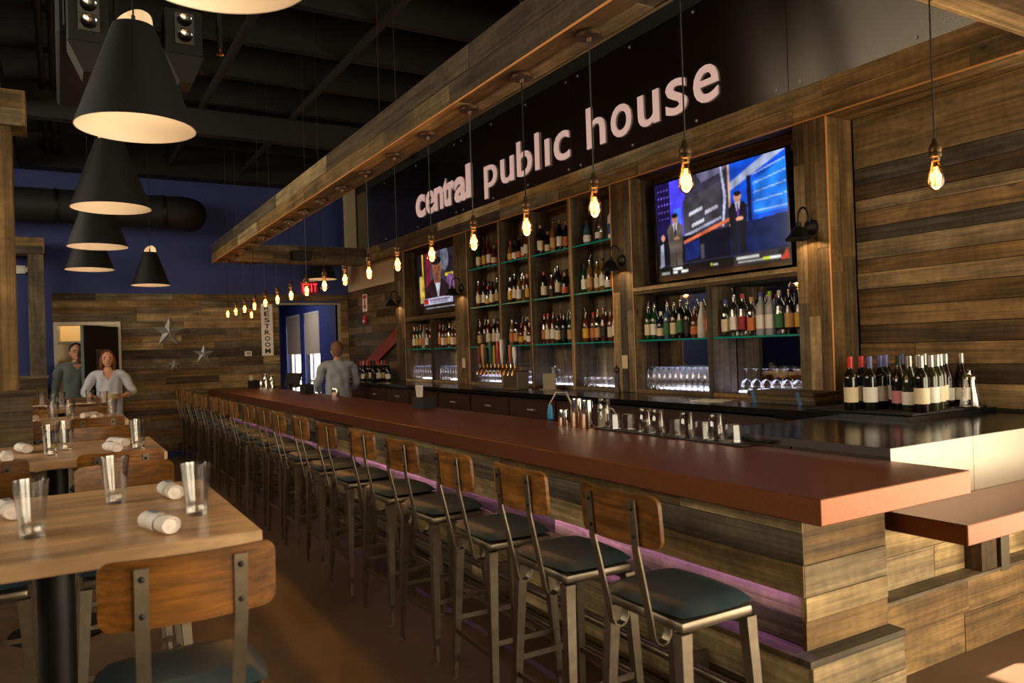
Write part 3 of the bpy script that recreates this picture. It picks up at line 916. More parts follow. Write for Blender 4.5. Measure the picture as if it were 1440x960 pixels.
# ================================================================== high tables
ORD = ['first', 'second', 'third', 'fourth']
TAB = [(2.38, 3.54, 'high oak-topped table with black pedestal, by the open end of the bar'),
       (4.75, 5.78, 'high oak-topped table standing right in front of the reclaimed wood partition'),
       (7.55, 8.58, 'high oak-topped table just behind the reclaimed wood partition'),
       (9.95, 10.98, 'high oak-topped table nearest the kitchen doorway')]
TL = ['the high table by the open bar end', 'the high table in front of the partition', 'the high table behind the partition', 'the high table nearest the kitchen door']
for k, (y0, y1, lab) in enumerate(TAB):
    xc, yc = -0.03, (y0+y1)/2
    hx, hy = 0.54, (y1-y0)/2
    t = thing('high_table', lab, 'table', (xc, yc, 0), 0, 'high tables')
    MB().rbox(-hx, hx, -hy, hy, 1.005, 1.05, 0.003, 1).build('table_top', 'oak_top', t)
    MB().lathe([(0.055, 0.03), (0.055, 0.985)], 24).build('pedestal', 'black_metal', t, smooth=True)
    MB().rbox(-0.22, 0.22, -0.22, 0.22, 0.985, 1.004, 0.004, 1).build('top_plate', 'black_metal', t)
    MB().lathe([(0.27, 0), (0.27, 0.012), (0.06, 0.03)], 28).build('base_plate', 'black_metal', t, smooth=True)
def tstool(x, y, face, k):
    side = ', bar side' if x > 0 else ', wall side'
    lab = 'walnut-backed stool, street side of '+TL[k]+side if face > 0 else 'walnut-backed stool, kitchen side of '+TL[k]+side
    copy_tree(stool, (x, y, 0), math.pi/2*face, lab, 'stools around the high tables')
for k, (y0, y1, _) in enumerate(TAB):
    tstool(0.253, y0-0.185, 1, k)
    tstool(-0.335, y0-0.175, 1, k)
    tstool(0.235, y1+0.02, -1, k)
    if k != 1:
        tstool(-0.31, y1+0.03, -1, k)
# ================================================================== drinking glasses and napkin rolls on the tables
def make_tumbler():
    return MB().lathe([(0.033, 0.0), (0.035, 0.006), (0.0355, 0.040), (0.0375, 0.056), (0.049, 0.170), (0.0472, 0.170), (0.0355, 0.058), (0.033, 0.040), (0.0, 0.034)], 20, cap1=False).mesh('tumbler', 'glass', True)
tum_me = make_tumbler()
base_me = MB().lathe([(0.032, 0.002), (0.034, 0.02), (0.031, 0.034), (0.0, 0.032)], 10, cap1=False).mesh('thick_base', 'glass')
GL = [[(-0.086, 2.73), (0.163, 3.17), (0.38, 2.75)], [(-0.058, 5.07), (0.017, 5.33), (0.386, 5.05)], [(-0.065, 8.1), (0.066, 8.38), (0.40, 8.0)], [(-0.07, 10.22), (0.0, 10.55), (0.43, 10.22), (-0.2, 10.75), (0.30, 10.8)]]
for k, pts in enumerate(GL):
    for gi, (x, y) in enumerate(pts):
        o = link_mesh('tumbler', tum_me, None, (x, y, 1.051), (0, 0, x*9))
        link_mesh('thick_base', base_me, o)
        tag(o, 'clear drinking glass on '+TL[k]+[', toward the wall', ', near the middle', ', at the bar-side edge', ', kitchen-side wall corner', ', kitchen-side bar corner'][gi], 'glass', 'glasses on the high tables')
def make_napkin():
    t = thing('napkin_roll', '', 'napkin')
    r = MB()
    prof = [(0.0, 0.012), (0.012, 0.004), (0.02, 0.010), (0.0275, 0.002), (0.030, 0.008), (0.0295, 0.05), (0.0265, 0.09), (0.030, 0.13), (0.0305, 0.172), (0.027, 0.178), (0.018, 0.170), (0.0, 0.173)]
    vs = MB().lathe(prof, 18, cap0=False, cap1=False)
    vs.v = [(z-0.09, x*1.05, y*0.9+0.0275) for x, y, z in vs.v]
    vs.build('rolled_cloth', 'napkin', t, smooth=True)
    b = MB().lathe([(0.0318, 0.075), (0.0318, 0.118)], 18, cap0=False, cap1=False)
    b.v = [(z-0.09, x*1.05, y*0.9+0.0275) for x, y, z in b.v]
    b.build('paper_band', 'paper', t, smooth=True)
    f = MB().bx(-0.055, 0.0, -0.012, 0.012, 0.0575, 0.059)
    f.build('printed_mark', 'napkin_print', t)
    t.scale = (0.95, 0.98, 0.98)
    return t
nap = make_napkin()
NP = [[(0.245, 2.56, -1.25), (0.345, 3.16, -1.45), (-0.165, 3.14, -1.35)], [(-0.20, 5.35, -1.3), (-0.26, 4.95, -1.5), (0.245, 4.98, -1.3), (0.29, 5.25, -1.1)],
      [(-0.21, 7.72, 1.4), (-0.22, 8.1, 1.4), (0.27, 7.8, 1.2), (0.22, 8.15, 0.8)], [(-0.25, 10.12, 0.8), (0.13, 10.08, 0.9), (0.30, 10.15, 1.3)]]
first = True
for k, pts in enumerate(NP):
    for ni, (x, y, a) in enumerate(pts):
        lab = 'white rolled napkin on '+TL[k]+(', bar side' if x > 0 else ', wall side')
        if first:
            nap.location = (x, y, 1.0507)
            nap.rotation_euler = (0, 0, a)
            tag(nap, lab, None, 'napkin rolls on the tables')
            first = False
        else:
            copy_tree(nap, (x, y, 1.0507), a, lab, 'napkin rolls on the tables')
# plates with food on the far table
for x, y in ((-0.22, 10.3), (0.22, 10.28)):
    o = MB().lathe([(0.06, 0), (0.10, 0.006), (0.14, 0.02), (0.138, 0.023), (0.09, 0.010), (0.0, 0.008)], 24, cap1=False).build('plate', 'paper', None, (x, y+0.2, 1.051), smooth=True)
    tag(o, 'white side plate on the high table nearest the kitchen door', 'plate', 'plates on the far table')
# ================================================================== pendant bulbs
def make_pendant():
    t = thing('pendant_bulb', '', 'pendant lamp')          # origin at the ceiling canopy, lamp hangs below
    MB().lathe([(0.0, 0.0), (0.062, 0.0), (0.062, -0.018), (0.012, -0.020), (0.010, -0.04), (0.0, -0.04)], 20, cap0=False, cap1=False).build('canopy', 'bronze', t, smooth=True)
    MB().tube([(0, 0, -0.03), (0.002, 0.0015, -0.3), (0, 0, -0.66)], 0.0035, 6).build('cord', 'black_metal', t)
    MB().lathe([(0.0, -0.635), (0.010, -0.636), (0.013, -0.655), (0.020, -0.664), (0.0245, -0.676), (0.0245, -0.690), (0.021, -0.694), (0.0235, -0.700), (0.0235, -0.712), (0.0165, -0.716), (0.0165, -0.728), (0.0, -0.728)], 16, cap0=False, cap1=False).build('socket', 'bronze', t, smooth=True)
    g = MB().lathe([(0.0145, -0.722), (0.0155, -0.735), (0.021, -0.760), (0.028, -0.785), (0.0315, -0.806), (0.030, -0.824), (0.022, -0.839), (0.010, -0.847), (0.0, -0.849)], 16, cap0=False, cap1=False).build('bulb', 'bulb_glass', t, smooth=True)
    f = MB()
    for a in range(5):
        an = 2*math.pi*a/5
        c, s = math.cos(an), math.sin(an)
        f.tube([(c*0.006, s*0.006, -0.752), (c*0.012, s*0.012, -0.822)], 0.0016, 5)
    f.build('filament', 'filament', g)
    add_light('bulb_light', 'POINT', (0, 0, -0.79), 3.0, (1.0, 0.64, 0.30), 0.028, parent=t)
    return t
pend = make_pendant()
PL = 'Edison bulb on a dark cord under the canopy beam, %s from the wine end'
for i in range(17):
    loc = (2.125, 2.225+0.596*i, 2.998)
    if i == 0:
        pend.location = loc
        tag(pend, PL % NTH[i], None, 'row of hanging bulbs')
    else:
        copy_tree(pend, loc, i*0.7, PL % NTH[i], 'row of hanging bulbs')
copy_tree(pend, (3.08, 1.795, 2.998), 0.3, 'clear Edison bulb hanging before the boarded wall by the wine bottles', 'row of hanging bulbs')
copy_tree(pend, (2.52, 12.05, 2.998), 0.3, 'clear Edison bulb hanging from the far cross beam of the canopy', 'row of hanging bulbs')
# ================================================================== black cone lamps
def make_cone():
    t = thing('cone_lamp', '', 'pendant lamp')             # origin at the rim centre
    R0, R1, Hc = 0.25, 0.088, 0.46
    MB().lathe([(R0, 0), (R1, Hc)], 48, cap0=False, cap1=False).build('shade', 'shade_black', t, smooth=True)
    MB().lathe([(R0, 0), (R0-0.004, 0), (R0-0.006, 0.004), (R1-0.006, Hc-0.004)], 48, cap0=False, cap1=False).build('shade_lining', 'shade_inner', t, smooth=True)
    for nm, off, mt in (('crown', 0.0, 'shade_black'), ('crown_lining', -0.006, 'shade_inner')):
        vs, fs = [], []
        n, m = 20, 5
        for i in range(n+1):
            a = math.radians(-8+176*i/n)
            hh = 0.105*math.sin(math.pi*i/n)**0.5
            for j in range(m+1):
                z = hh*j/m
                r = (R1+off)*(1-0.35*(z/0.105)**2)
                vs.append((r*math.cos(a), r*math.sin(a), Hc+z-0.002))
        for i in range(n):
            for j in range(m):
                q = i*(m+1)+j
                fs.append((q, q+m+1, q+m+2, q+1))
        MB().add(vs, fs).build(nm, mt, t, smooth=True)
    MB().tube([(0, 0, Hc-0.08), (0, 0, Hc+0.05)], 0.009, 8).build('stem', 'black_metal', t)
    MB().strap([(-R1+0.004, 0, Hc-0.02), (R1-0.004, 0, Hc-0.02)], 0.012, 0.004, (0, 1, 0)).build('bridge', 'black_metal', t)
    MB().tube([(0, 0, Hc+0.05), (0, 0, 5.3-2.61)], 0.004, 6).build('cord', 'black_metal', t)
    MB().lathe([(0.0, 0), (0.022, 0.008), (0.03, 0.03), (0.026, 0.055), (0.013, 0.085), (0.0, 0.088)], 14, cap0=False, cap1=False).build('bulb', 'shade_bulb', t, (0, 0, Hc-0.17), smooth=True)
    add_light('cone_light', 'POINT', (0, 0, Hc-0.18), 4.2, (1.0, 0.78, 0.55), 0.03, parent=t)
    return t
mat('shade_bulb', (255, 230, 190), 0.4, emit=(255, 205, 140), es=6.0)
cone = make_cone()
CL = [((0.32, 3.806, 2.61), 'wide black cone lamp second in the row from the open bar end'), ((0.398, 2.2, 2.62), 'wide black cone lamp first in the row from the open bar end'),
      ((0.325, 5.87, 2.61), 'wide black cone lamp third in the row from the open bar end'), ((0.318, 7.885, 2.61), 'wide black cone lamp fourth in the row from the open bar end'),
      ((0.313, 9.86, 2.61), 'wide black cone lamp over the high tables, nearest the kitchen door'), ((1.113, 11.77, 2.61), 'black cone lamp on its own before the blue wall'),
      ((3.86, 12.85, 2.84), 'black cone lamp behind the far canopy beam by the hallway doorway')]
for i, (loc, lab) in enumerate(CL):
    if i == 0:
        cone.location = loc
        cone.rotation_euler = (0, 0, -0.25)
        tag(cone, lab, None, 'black cone lamps')
    else:
        copy_tree(cone, loc, -0.25, lab, 'black cone lamps')
# ================================================================== wall sconces on the back-bar posts
def make_sconce():
    t = thing('wall_sconce', '', 'wall lamp')               # origin on the post face, lamp reaches toward -x
    MB().lathe([(0.055, 0), (0.055, 0.012), (0.03, 0.03), (0.0, 0.032)], 18, cap1=False).build('wall_plate', 'black_metal', t, rot=(0, -math.pi/2, 0), smooth=True)
    pts = [(-0.02, 0, 0.0)]
    for k in range(9):
        a = math.pi*k/8
        pts.append((-0.075+0.055*math.cos(a)*1.0, 0, 0.06+0.07*math.sin(a)))
    pts.append((-0.13, 0, 0.02))
    MB().tube(pts, 0.008, 8).build('gooseneck', 'black_metal', t, smooth=True)
    MB().lathe([(0.016, 0.03), (0.02, 0.0), (0.045, -0.02), (0.058, -0.05), (0.085, -0.075), (0.088, -0.09), (0.083, -0.088), (0.054, -0.05), (0.0, -0.01)], 20, (-0.13, 0, 0), cap1=False).build('shade', 'black_metal', t, smooth=True)
    MB().lathe([(0.0, -0.03), (0.02, -0.04), (0.022, -0.06), (0.0, -0.075)], 10, (-0.13, 0, 0), cap0=False, cap1=False).build('bulb', 'shade_bulb', t, smooth=True)
    add_light('sconce_light', 'SPOT', (-0.11, 0, -0.08), 2.2, (1.0, 0.62, 0.30), 0.02, rot=(0.35, 0, -1), parent=t).data.spot_size = 2.2
    return t
scon = make_sconce()
SL = [((XB-0.006, 5.42, 2.32), 'black gooseneck sconce on the post between the shelves and the large television'), ((XB-0.006, 3.40, 2.31), 'black gooseneck sconce on the post beside the large television, toward the wine'),
      ((XB-0.006, 8.62, 2.34), 'black gooseneck sconce on the post beside the small television, toward the shelves'), ((XB-0.006, 10.68, 2.34), 'black gooseneck sconce on the hallway end post of the back bar')]
for i, (loc, lab) in enumerate(SL):
    if i == 0:
        scon.location = loc
        tag(scon, lab, None, 'gooseneck sconces')
    else:
        copy_tree(scon, loc, 0, lab, 'gooseneck sconces')
# ================================================================== televisions
import numpy as np
def paint_tv(W, H, ops):
    img = np.zeros((H, W, 3))
    yy, xx = np.mgrid[0:H, 0:W]
    U, V = (xx+0.5)/W, (yy+0.5)/H
    for op in ops:
        k = op[0]
        if k == 'fill':
            img[:] = s2l(op[1])
        elif k == 'poly':
            pts, c = op[1], np.array(s2l(op[2]))
            al = op[3] if len(op) > 3 else 1.0
            ins = np.zeros((H, W), bool)
            n = len(pts)
            for i in range(n):
                x0, y0 = pts[i]
                x1, y1 = pts[(i+1) % n]
                if y0 == y1:
                    continue
                cond = ((V >= min(y0, y1)) & (V < max(y0, y1)))
                xi = x0+(V-y0)/(y1-y0)*(x1-x0)
                ins ^= cond & (U < xi)
            img[ins] = img[ins]*(1-al)+c*al
        elif k == 'ell':
            cx, cy, rx, ry = op[1]
            al = op[3] if len(op) > 3 else 1.0
            ins = ((U-cx)/rx)**2+((V-cy)/ry)**2 < 1
            img[ins] = img[ins]*(1-al)+np.array(s2l(op[2]))*al
        elif k == 'glow':
            cx, cy, rx, ry = op[1]
            g = np.exp(-(((U-cx)/rx)**2+((V-cy)/ry)**2))[..., None]
            img += g*np.array(s2l(op[2]))
    pad = np.pad(img, ((1, 1), (1, 1), (0, 0)), 'edge')
    img = (pad[1:-1, 1:-1]*2+pad[:-2, 1:-1]+pad[2:, 1:-1]+pad[1:-1, :-2]+pad[1:-1, 2:])/6
    rs_ = np.random.RandomState(3)
    lo = rs_.rand(H//9+2, W//9+2)
    iy, ix = V*(H//9), U*(W//9)
    y0, x0 = iy.astype(int), ix.astype(int)
    fy, fx = iy-y0, ix-x0
    ns = lo[y0, x0]*(1-fy)*(1-fx)+lo[y0+1, x0]*fy*(1-fx)+lo[y0, x0+1]*(1-fy)*fx+lo[y0+1, x0+1]*fy*fx
    img = img*(0.45+0.95*ns)[..., None]
    return img
def rect(a, b, c, d):
    return [(a, c), (b, c), (b, d), (a, d)]
def man(cx, base, h, suit, shirt, tie, skin):
    w = h*0.16
    return [('poly', [(cx-w*0.55, base), (cx-w*0.6, base+h*0.5), (cx+w*0.6, base+h*0.5), (cx+w*0.5, base), (cx+w*0.08, base), (cx, base+h*0.35), (cx-w*0.08, base)], suit),
            ('poly', [(cx-w*0.62, base+h*0.42), (cx-w*0.72, base+h*0.74), (cx-w*0.35, base+h*0.83), (cx+w*0.35, base+h*0.83), (cx+w*0.72, base+h*0.74), (cx+w*0.62, base+h*0.42)], suit),
            ('poly', [(cx-w*0.22, base+h*0.82), (cx, base+h*0.58), (cx+w*0.22, base+h*0.82)], shirt),
            ('poly', [(cx-w*0.05, base+h*0.80), (cx-w*0.07, base+h*0.62), (cx, base+h*0.58), (cx+w*0.07, base+h*0.62), (cx+w*0.05, base+h*0.80)], tie),
            ('ell', (cx, base+h*0.90, w*0.27, h*0.085), skin), ('ell', (cx, base+h*0.955, w*0.28, h*0.045), (28, 20, 16)),
            ('ell', (cx+w*0.1, base+h*0.55, w*0.28, h*0.03), skin)]
OPS1 = [('fill', (8, 8, 20)),
        ('poly', rect(0, 0.17, 0.40, 1), (22, 14, 60)), ('poly', rect(0.13, 0.26, 0.30, 1), (70, 60, 220)), ('poly', rect(0.16, 0.22, 0.42, 0.7), (60, 110, 240)),
        ('poly', rect(0.26, 0.60, 0.3, 1), (50, 46, 62)), ('poly', [(0.40, 0.9), (0.56, 0.95), (0.60, 1), (0.36, 1)], (96, 92, 120)),
        ('poly', [(0.56, 0.42), (0.585, 0.7), (0.56, 1), (0.545, 1), (0.565, 0.7), (0.545, 0.42)], (170, 170, 200)),
        ('poly', [(0.24, 0.40), (0.545, 0.52), (0.545, 0.86), (0.24, 0.76)], (58, 56, 64)), ('poly', [(0.24, 0.38), (0.545, 0.50), (0.545, 0.525), (0.24, 0.41)], (150, 150, 170)),
        ('poly', [(0.29, 0.59), (0.40, 0.63), (0.40, 0.665), (0.29, 0.625)], (190, 190, 200)), ('poly', [(0.42, 0.575), (0.52, 0.61), (0.52, 0.645), (0.42, 0.61)], (180, 170, 190)), ('poly', [(0.31, 0.47), (0.41, 0.505), (0.41, 0.54), (0.31, 0.505)], (190, 190, 200)),
        ('poly', rect(0.615, 1, 0.42, 1), (16, 74, 200)), ('poly', [(0.78, 0.47), (1, 0.47), (1, 0.93), (0.78, 0.78)], (30, 120, 235)),
        ('poly', [(0.61, 0.74), (1, 1.0), (0.86, 1.0), (0.61, 0.82)], (150, 160, 190)), ('poly', rect(0.735, 0.765, 0.40, 0.85), (14, 18, 40)), ('poly', rect(0.60, 0.615, 0.4, 1), (190, 150, 120)),
        ('poly', rect(0, 1, 0.0, 0.40), (9, 10, 24)), ('poly', [(0.6, 0.1), (1, 0.14), (1, 0.44), (0.6, 0.40)], (12, 26, 70)), ('poly', [(0.24, 0.14), (0.36, 0.16), (0.36, 0.34), (0.24, 0.32)], (14, 30, 90)),
        ('poly', [(0.235, 0.315), (0.60, 0.455), (0.62, 0.475), (0.60, 0.49), (0.235, 0.345)], (200, 100, 60)),
        ('poly', rect(0.37, 0.40, 0.14, 0.28), (60, 60, 66)), ('poly', rect(0.0, 1, 0.115, 0.12), (40, 40, 60))]
for k in range(5):
    OPS1.append(('poly', [(0.78, 0.50+k*0.085), (1, 0.50+k*0.105), (1, 0.508+k*0.105), (0.78, 0.508+k*0.085)], (170, 200, 240)))
for k in range(24):
    OPS1.append(('ell', (0.03+0.026*(k % 5), 0.62+0.075*(k//5), 0.006, 0.008), (120, 90, 220)))
OPS1 += man(0.165, 0.06, 0.60, (84, 74, 66), (190, 186, 196), (30, 26, 40), (190, 130, 100))+man(0.665, 0.13, 0.60, (22, 20, 30), (190, 190, 205), (96, 50, 150), (196, 138, 108))
OPS1 += [('poly', [(0.02, 0.10), (0.06, 0.12), (0.06, 0.36), (0.03, 0.34)], (150, 150, 170)), ('ell', (0.055, 0.42, 0.015, 0.035), (190, 130, 100)),
         ('poly', rect(0.0, 1.0, 0.0, 0.105), (10, 9, 10)), ('poly', rect(0.62, 0.93, 0.012, 0.11), (44, 40, 44)),
         ('poly', rect(0.03, 0.10, 0.028, 0.052), (150, 150, 150)), ('poly', rect(0.13, 0.21, 0.062, 0.084), (200, 200, 200)), ('poly', rect(0.13, 0.17, 0.028, 0.05), (200, 200, 200)), ('poly', rect(0.20, 0.26, 0.028, 0.05), (200, 200, 200)),
         ('poly', rect(0.44, 0.455, 0.05, 0.075), (200, 190, 40)), ('poly', rect(0.46, 0.50, 0.05, 0.072), (170, 170, 170)),
         ('poly', rect(0.64, 0.80, 0.072, 0.094), (200, 200, 200)), ('poly', rect(0.65, 0.82, 0.035, 0.052), (160, 160, 160)), ('poly', rect(0.82, 0.87, 0.035, 0.062), (190, 200, 50)), ('poly', rect(0.87, 0.94, 0.035, 0.06), (210, 210, 210)),
         ('poly', [(0.94, 0.02), (1.0, 0.02), (0.985, 0.115)], (190, 60, 34))]
OPS2 = [('fill', (40, 34, 40)), ('poly', rect(0, 0.16, 0.1, 1), (24, 20, 26)), ('poly', rect(0.13, 0.17, 0.2, 1), (220, 170, 40)), ('poly', rect(0.05, 0.13, 0.15, 0.62), (214, 180, 90)), ('poly', rect(0.22, 0.34, 0.35, 1), (120, 28, 44)),
        ('poly', rect(0.34, 0.70, 0.3, 1), (66, 60, 84)), ('ell', (0.70, 0.85, 0.10, 0.2), (110, 112, 130)), ('poly', rect(0.70, 0.9, 0.55, 0.60), (220, 190, 40)), ('ell', (0.82, 0.42, 0.10, 0.16), (126, 84, 130)),
        ('poly', [(0.20, 0.12), (0.24, 0.42), (0.38, 0.54), (0.62, 0.54), (0.78, 0.40), (0.82, 0.12)], (40, 20, 22)), ('poly', [(0.44, 0.54), (0.52, 0.16), (0.60, 0.54)], (190, 190, 205)),
        ('poly', rect(0.43, 0.59, 0.46, 0.62), (130, 76, 50)), ('ell', (0.51, 0.70, 0.12, 0.17), (142, 86, 58)), ('ell', (0.50, 0.84, 0.125, 0.07), (26, 18, 16)), ('ell', (0.47, 0.72, 0.02, 0.012), (30, 20, 16)), ('ell', (0.57, 0.72, 0.02, 0.012), (30, 20, 16)), ('ell', (0.53, 0.61, 0.04, 0.012), (110, 50, 44)), ('ell', (0.54, 0.67, 0.02, 0.03), (120, 70, 46)),
        ('poly', rect(0, 1, 0, 0.10), (8, 8, 8)), ('poly', rect(0.14, 0.86, 0.115, 0.22), (190, 186, 214)), ('poly', rect(0.15, 0.26, 0.12, 0.215), (190, 40, 40)), ('poly', rect(0.30, 0.80, 0.175, 0.195), (110, 80, 110)), ('poly', rect(0.30, 0.70, 0.135, 0.152), (120, 120, 140)), ('poly', rect(0.2, 0.9, 0.045, 0.062), (150, 150, 150))]
def screen_mat(name, es):
    m, nt, b = new_mat(name)
    at = nt.nodes.new('ShaderNodeAttribute')
    at.attribute_name = 'picture'
    b.inputs['Base Color'].default_value = (0.01, 0.01, 0.012, 1)
    b.inputs['Roughness'].default_value = 0.12
    nt.links.new(at.outputs['Color'], b.inputs['Emission Color'])
    b.inputs['Emission Strength'].default_value = es
screen_mat('screen_large', 1.25)
screen_mat('screen_small', 0.9)
def make_tv(label, y_far, y_near, z0, z1, x, tilt, ops, mt):
    w, h = y_far-y_near, z1-z0
    t = thing('television', label, 'television', (x, (y_far+y_near)/2, z0))
    t.rotation_euler = (0, tilt, 0)
    MB().rbox(0.0, 0.045, -w/2, w/2, 0, h, 0.006, 1).build('housing', 'black_paint', t)
    MB().bx(-0.004, 0.0, -w/2, w/2, 0, 0.035).bx(-0.004, 0, -w/2, w/2, h-0.016, h).bx(-0.004, 0, -w/2, -w/2+0.014, 0.035, h-0.016).bx(-0.004, 0, w/2-0.014, w/2, 0.035, h-0.016).build('bezel', 'black_counter', t)
    W, H = 208, 117
    img = paint_tv(W, H, ops)
    vs = [(-0.0015, (w/2-0.014)-(w-0.028)*i/W, 0.035+(h-0.051)*j/H) for j in range(H+1) for i in range(W+1)]
    fs = [(j*(W+1)+i, (j+1)*(W+1)+i, (j+1)*(W+1)+i+1, j*(W+1)+i+1) for j in range(H) for i in range(W)]
    me = bpy.data.meshes.new('screen')
    me.from_pydata(vs, [], fs)
    me.materials.append(MAT[mt])
    at = me.color_attributes.new('picture', 'FLOAT_COLOR', 'CORNER')
    c4 = np.ones((H*W, 4))
    c4[:, :3] = img.reshape(-1, 3)
    at.data.foreach_set('color', np.repeat(c4, 4, axis=0).astype(np.float32).ravel())
    link_mesh('screen', me, t)
    MB().bx(0.045, 0.075, -0.2, 0.2, 0.25, 0.55).build('wall_bracket', 'black_metal', t)
make_tv('large television showing two men in suits in a blue studio', 5.13, 3.70, 2.10, 2.955, 4.53, -0.02, OPS1, 'screen_large')
make_tv('smaller television showing a newsreader in a dark jacket', 10.33, 9.00, 2.09, 2.96, 4.53, -0.02, OPS2, 'screen_small')
# ================================================================== bottles
PROF = {'round': [(0.0, 0.0), (0.034, 0.0), (0.0365, 0.006), (0.0365, 0.175), (0.033, 0.198), (0.018, 0.225), (0.0145, 0.24), (0.0145, 0.285)],
        'tall': [(0.0, 0.0), (0.034, 0.0), (0.036, 0.006), (0.036, 0.205), (0.030, 0.228), (0.016, 0.250), (0.0135, 0.265), (0.0135, 0.315)],
        'stout': [(0.0, 0.0), (0.037, 0.0), (0.0395, 0.008), (0.0395, 0.125), (0.036, 0.150), (0.020, 0.175), (0.0155, 0.19), (0.0155, 0.235)],
        'wine': [(0.0, 0.0), (0.035, 0.0), (0.0375, 0.005), (0.0375, 0.180), (0.034, 0.200), (0.020, 0.222), (0.0150, 0.236), (0.0145, 0.298)],
        'taper': [(0.0, 0.0), (0.037, 0.0), (0.0395, 0.008), (0.0375, 0.13), (0.030, 0.19), (0.019, 0.225), (0.015, 0.245), (0.015, 0.285)],
        'burgundy': [(0.0, 0.0), (0.038, 0.0), (0.0405, 0.006), (0.0405, 0.150), (0.036, 0.180), (0.024, 0.215), (0.0155, 0.245), (0.0145, 0.296)]}
LAB = {'round': (0.040, 0.135), 'tall': (0.05, 0.15), 'stout': (0.03, 0.095), 'wine': (0.045, 0.130), 'taper': (0.04, 0.10), 'burgundy': (0.035, 0.105)}
_bm = {}
def bmesh_of(key, fn):
    if key not in _bm:
        _bm[key] = fn()
    return _bm[key]
CNAME = {'green': 'green', 'amber': 'amber', 'dark': 'dark', 'whiskey': 'whiskey-brown', 'frost': 'frosted', 'white': 'white', 'navy': 'navy', 'red': 'red', 'gold': 'golden',
         'blueg': 'blue-grey', 'olive': 'olive', 'clear': 'clear'}
KNAME = {'round': 'round', 'tall': 'slim', 'stout': 'squat', 'wine': 'wine', 'taper': 'tapering', 'burgundy': 'sloping wine'}
def bottle(x, y, z, kind, glass, lab, cap, where, group, spout=False, sc_=1.0):
    wine = kind in ('wine', 'burgundy')
    capw = {'spout': 'pour spout'}.get(cap, cap+' cap')
    name = 'wine_bottle' if wine else 'liquor_bottle'
    label = '%s %s bottle, %s label, %s, %s' % (CNAME[glass], KNAME[kind], lab, capw if not wine else cap+' foil', where)
    t = thing(name, label, 'bottle', (x, y, z), (x*37+y*91) % 6.28, group)
    if sc_ != 1.0:
        t.scale = (sc_, sc_, sc_)
    p = PROF[kind]
    mt = 'bottle_clear' if glass == 'clear' else 'b_'+glass
    link_mesh('bottle_body', bmesh_of((kind, mt), lambda: MB().lathe(p, 14, cap0=False, cap1=True).mesh('bottle_body', mt, True)), t)
    l0, l1 = LAB[kind]
    r = [q[0] for q in p if q[1] <= l0][-1]
    def lab_mesh():
        m = MB()
        rr = r+0.0009
        if kind == 'taper':
            return m.lathe([(0.0402, l0), (0.0390, l1)], 14, cap0=False, cap1=False).mesh('paper_label', 'l_'+lab, True)
        return m.lathe([(rr, l0), (rr, l1)], 14, cap0=False, cap1=False).mesh('paper_label', 'l_'+lab, True)
    link_mesh('paper_label', bmesh_of((kind, 'L', lab), lab_mesh), t)
    h, rn = p[-1][1], p[-1][0]
    if cap == 'spout':
        def sp():
            m = MB().lathe([(rn+0.001, h-0.004), (rn+0.001, h+0.004), (0.006, h+0.012), (0.005, h+0.02)], 10)
            return m.tube([(0, 0, h+0.015), (0.004, 0, h+0.035), (0.014, 0, h+0.055)], 0.0035, 6).mesh('pour_spout', 'tin', True)
        link_mesh('pour_spout', bmesh_of((kind, 'S'), sp), t)
    else:
        def cp():
            d = 0.06 if wine else 0.03
            return MB().lathe([(rn+0.0012, h-d), (rn+0.0014, h-0.004), (rn+0.0014, h+0.004), (0.0, h+0.005)], 12, cap0=False, cap1=False).mesh('cap', CAPM[cap], True)
        link_mesh('foil_capsule' if wine else 'cap', bmesh_of((kind, 'C', cap), cp), t)
    return t
mat('cap_silver', (170, 166, 156), 0.3, 0.7)
mat('cap_blue', (44, 60, 140), 0.4)
mat('cap_red', (190, 34, 36), 0.4)
mat('cap_lime', (150, 190, 40), 0.4)
mat('cap_violet', (86, 84, 140), 0.4)
CAPM = {'black': 'l_black', 'white': 'l_white', 'silver': 'cap_silver', 'blue': 'cap_blue', 'red': 'cap_red', 'lime': 'cap_lime', 'tan': 'l_tan', 'green': 'l_green', 'violet': 'cap_violet', 'yellow': 'l_yellow'}
XS = XB+0.10
# shelf below the large television, two compartments: bottles as in the photograph
SP1 = [('round', 'green', 'cream', 'spout'), ('round', 'green', 'white', 'spout'), ('stout', 'navy', 'cream', 'silver'), ('round', 'blueg', 'green', 'spout'), ('round', 'olive', 'cream', 'spout'), ('tall', 'dark', 'green', 'spout'),
       ('round', 'dark', 'black', 'spout'), ('stout', 'whiskey', 'orange', 'spout'), ('taper', 'white', 'white', 'white'), ('tall', 'gold', 'orange', 'spout')]
SP0 = [('round', 'clear', 'cream', 'blue'), ('tall', 'clear', 'white', 'spout'), ('tall', 'clear', 'red', 'red'), ('round', 'clear', 'orange', 'tan'), ('tall', 'frost', 'white', 'blue'), ('tall', 'frost', 'white', 'lime'),
       ('tall', 'clear', 'green', 'white'), ('tall', 'dark', 'tan', 'spout'), ('tall', 'dark', 'yellow', 'spout')]
def line(y_far, y_near, n):
    return [y_far+(y_near-y_far)*(k+0.5)/n for k in range(n)]
for (kd, g, l, c), y in zip(SP1, line(5.25, 4.43, len(SP1))):
    bottle(XS, y, 1.601, kd, g, l, c, 'under the large television, nearer the pepper mill', 'bottles under the large television')
for (kd, g, l, c), y in zip(SP0, line(4.34, 3.56, len(SP0))):
    bottle(XS, y, 1.601, kd, g, l, c, 'under the large television, nearer the wine', 'bottles under the large television')
rb = random.Random(12)
DARKS = ['amber', 'whiskey', 'dark', 'amber', 'whiskey', 'gold', 'dark', 'red', 'olive', 'green', 'clear']
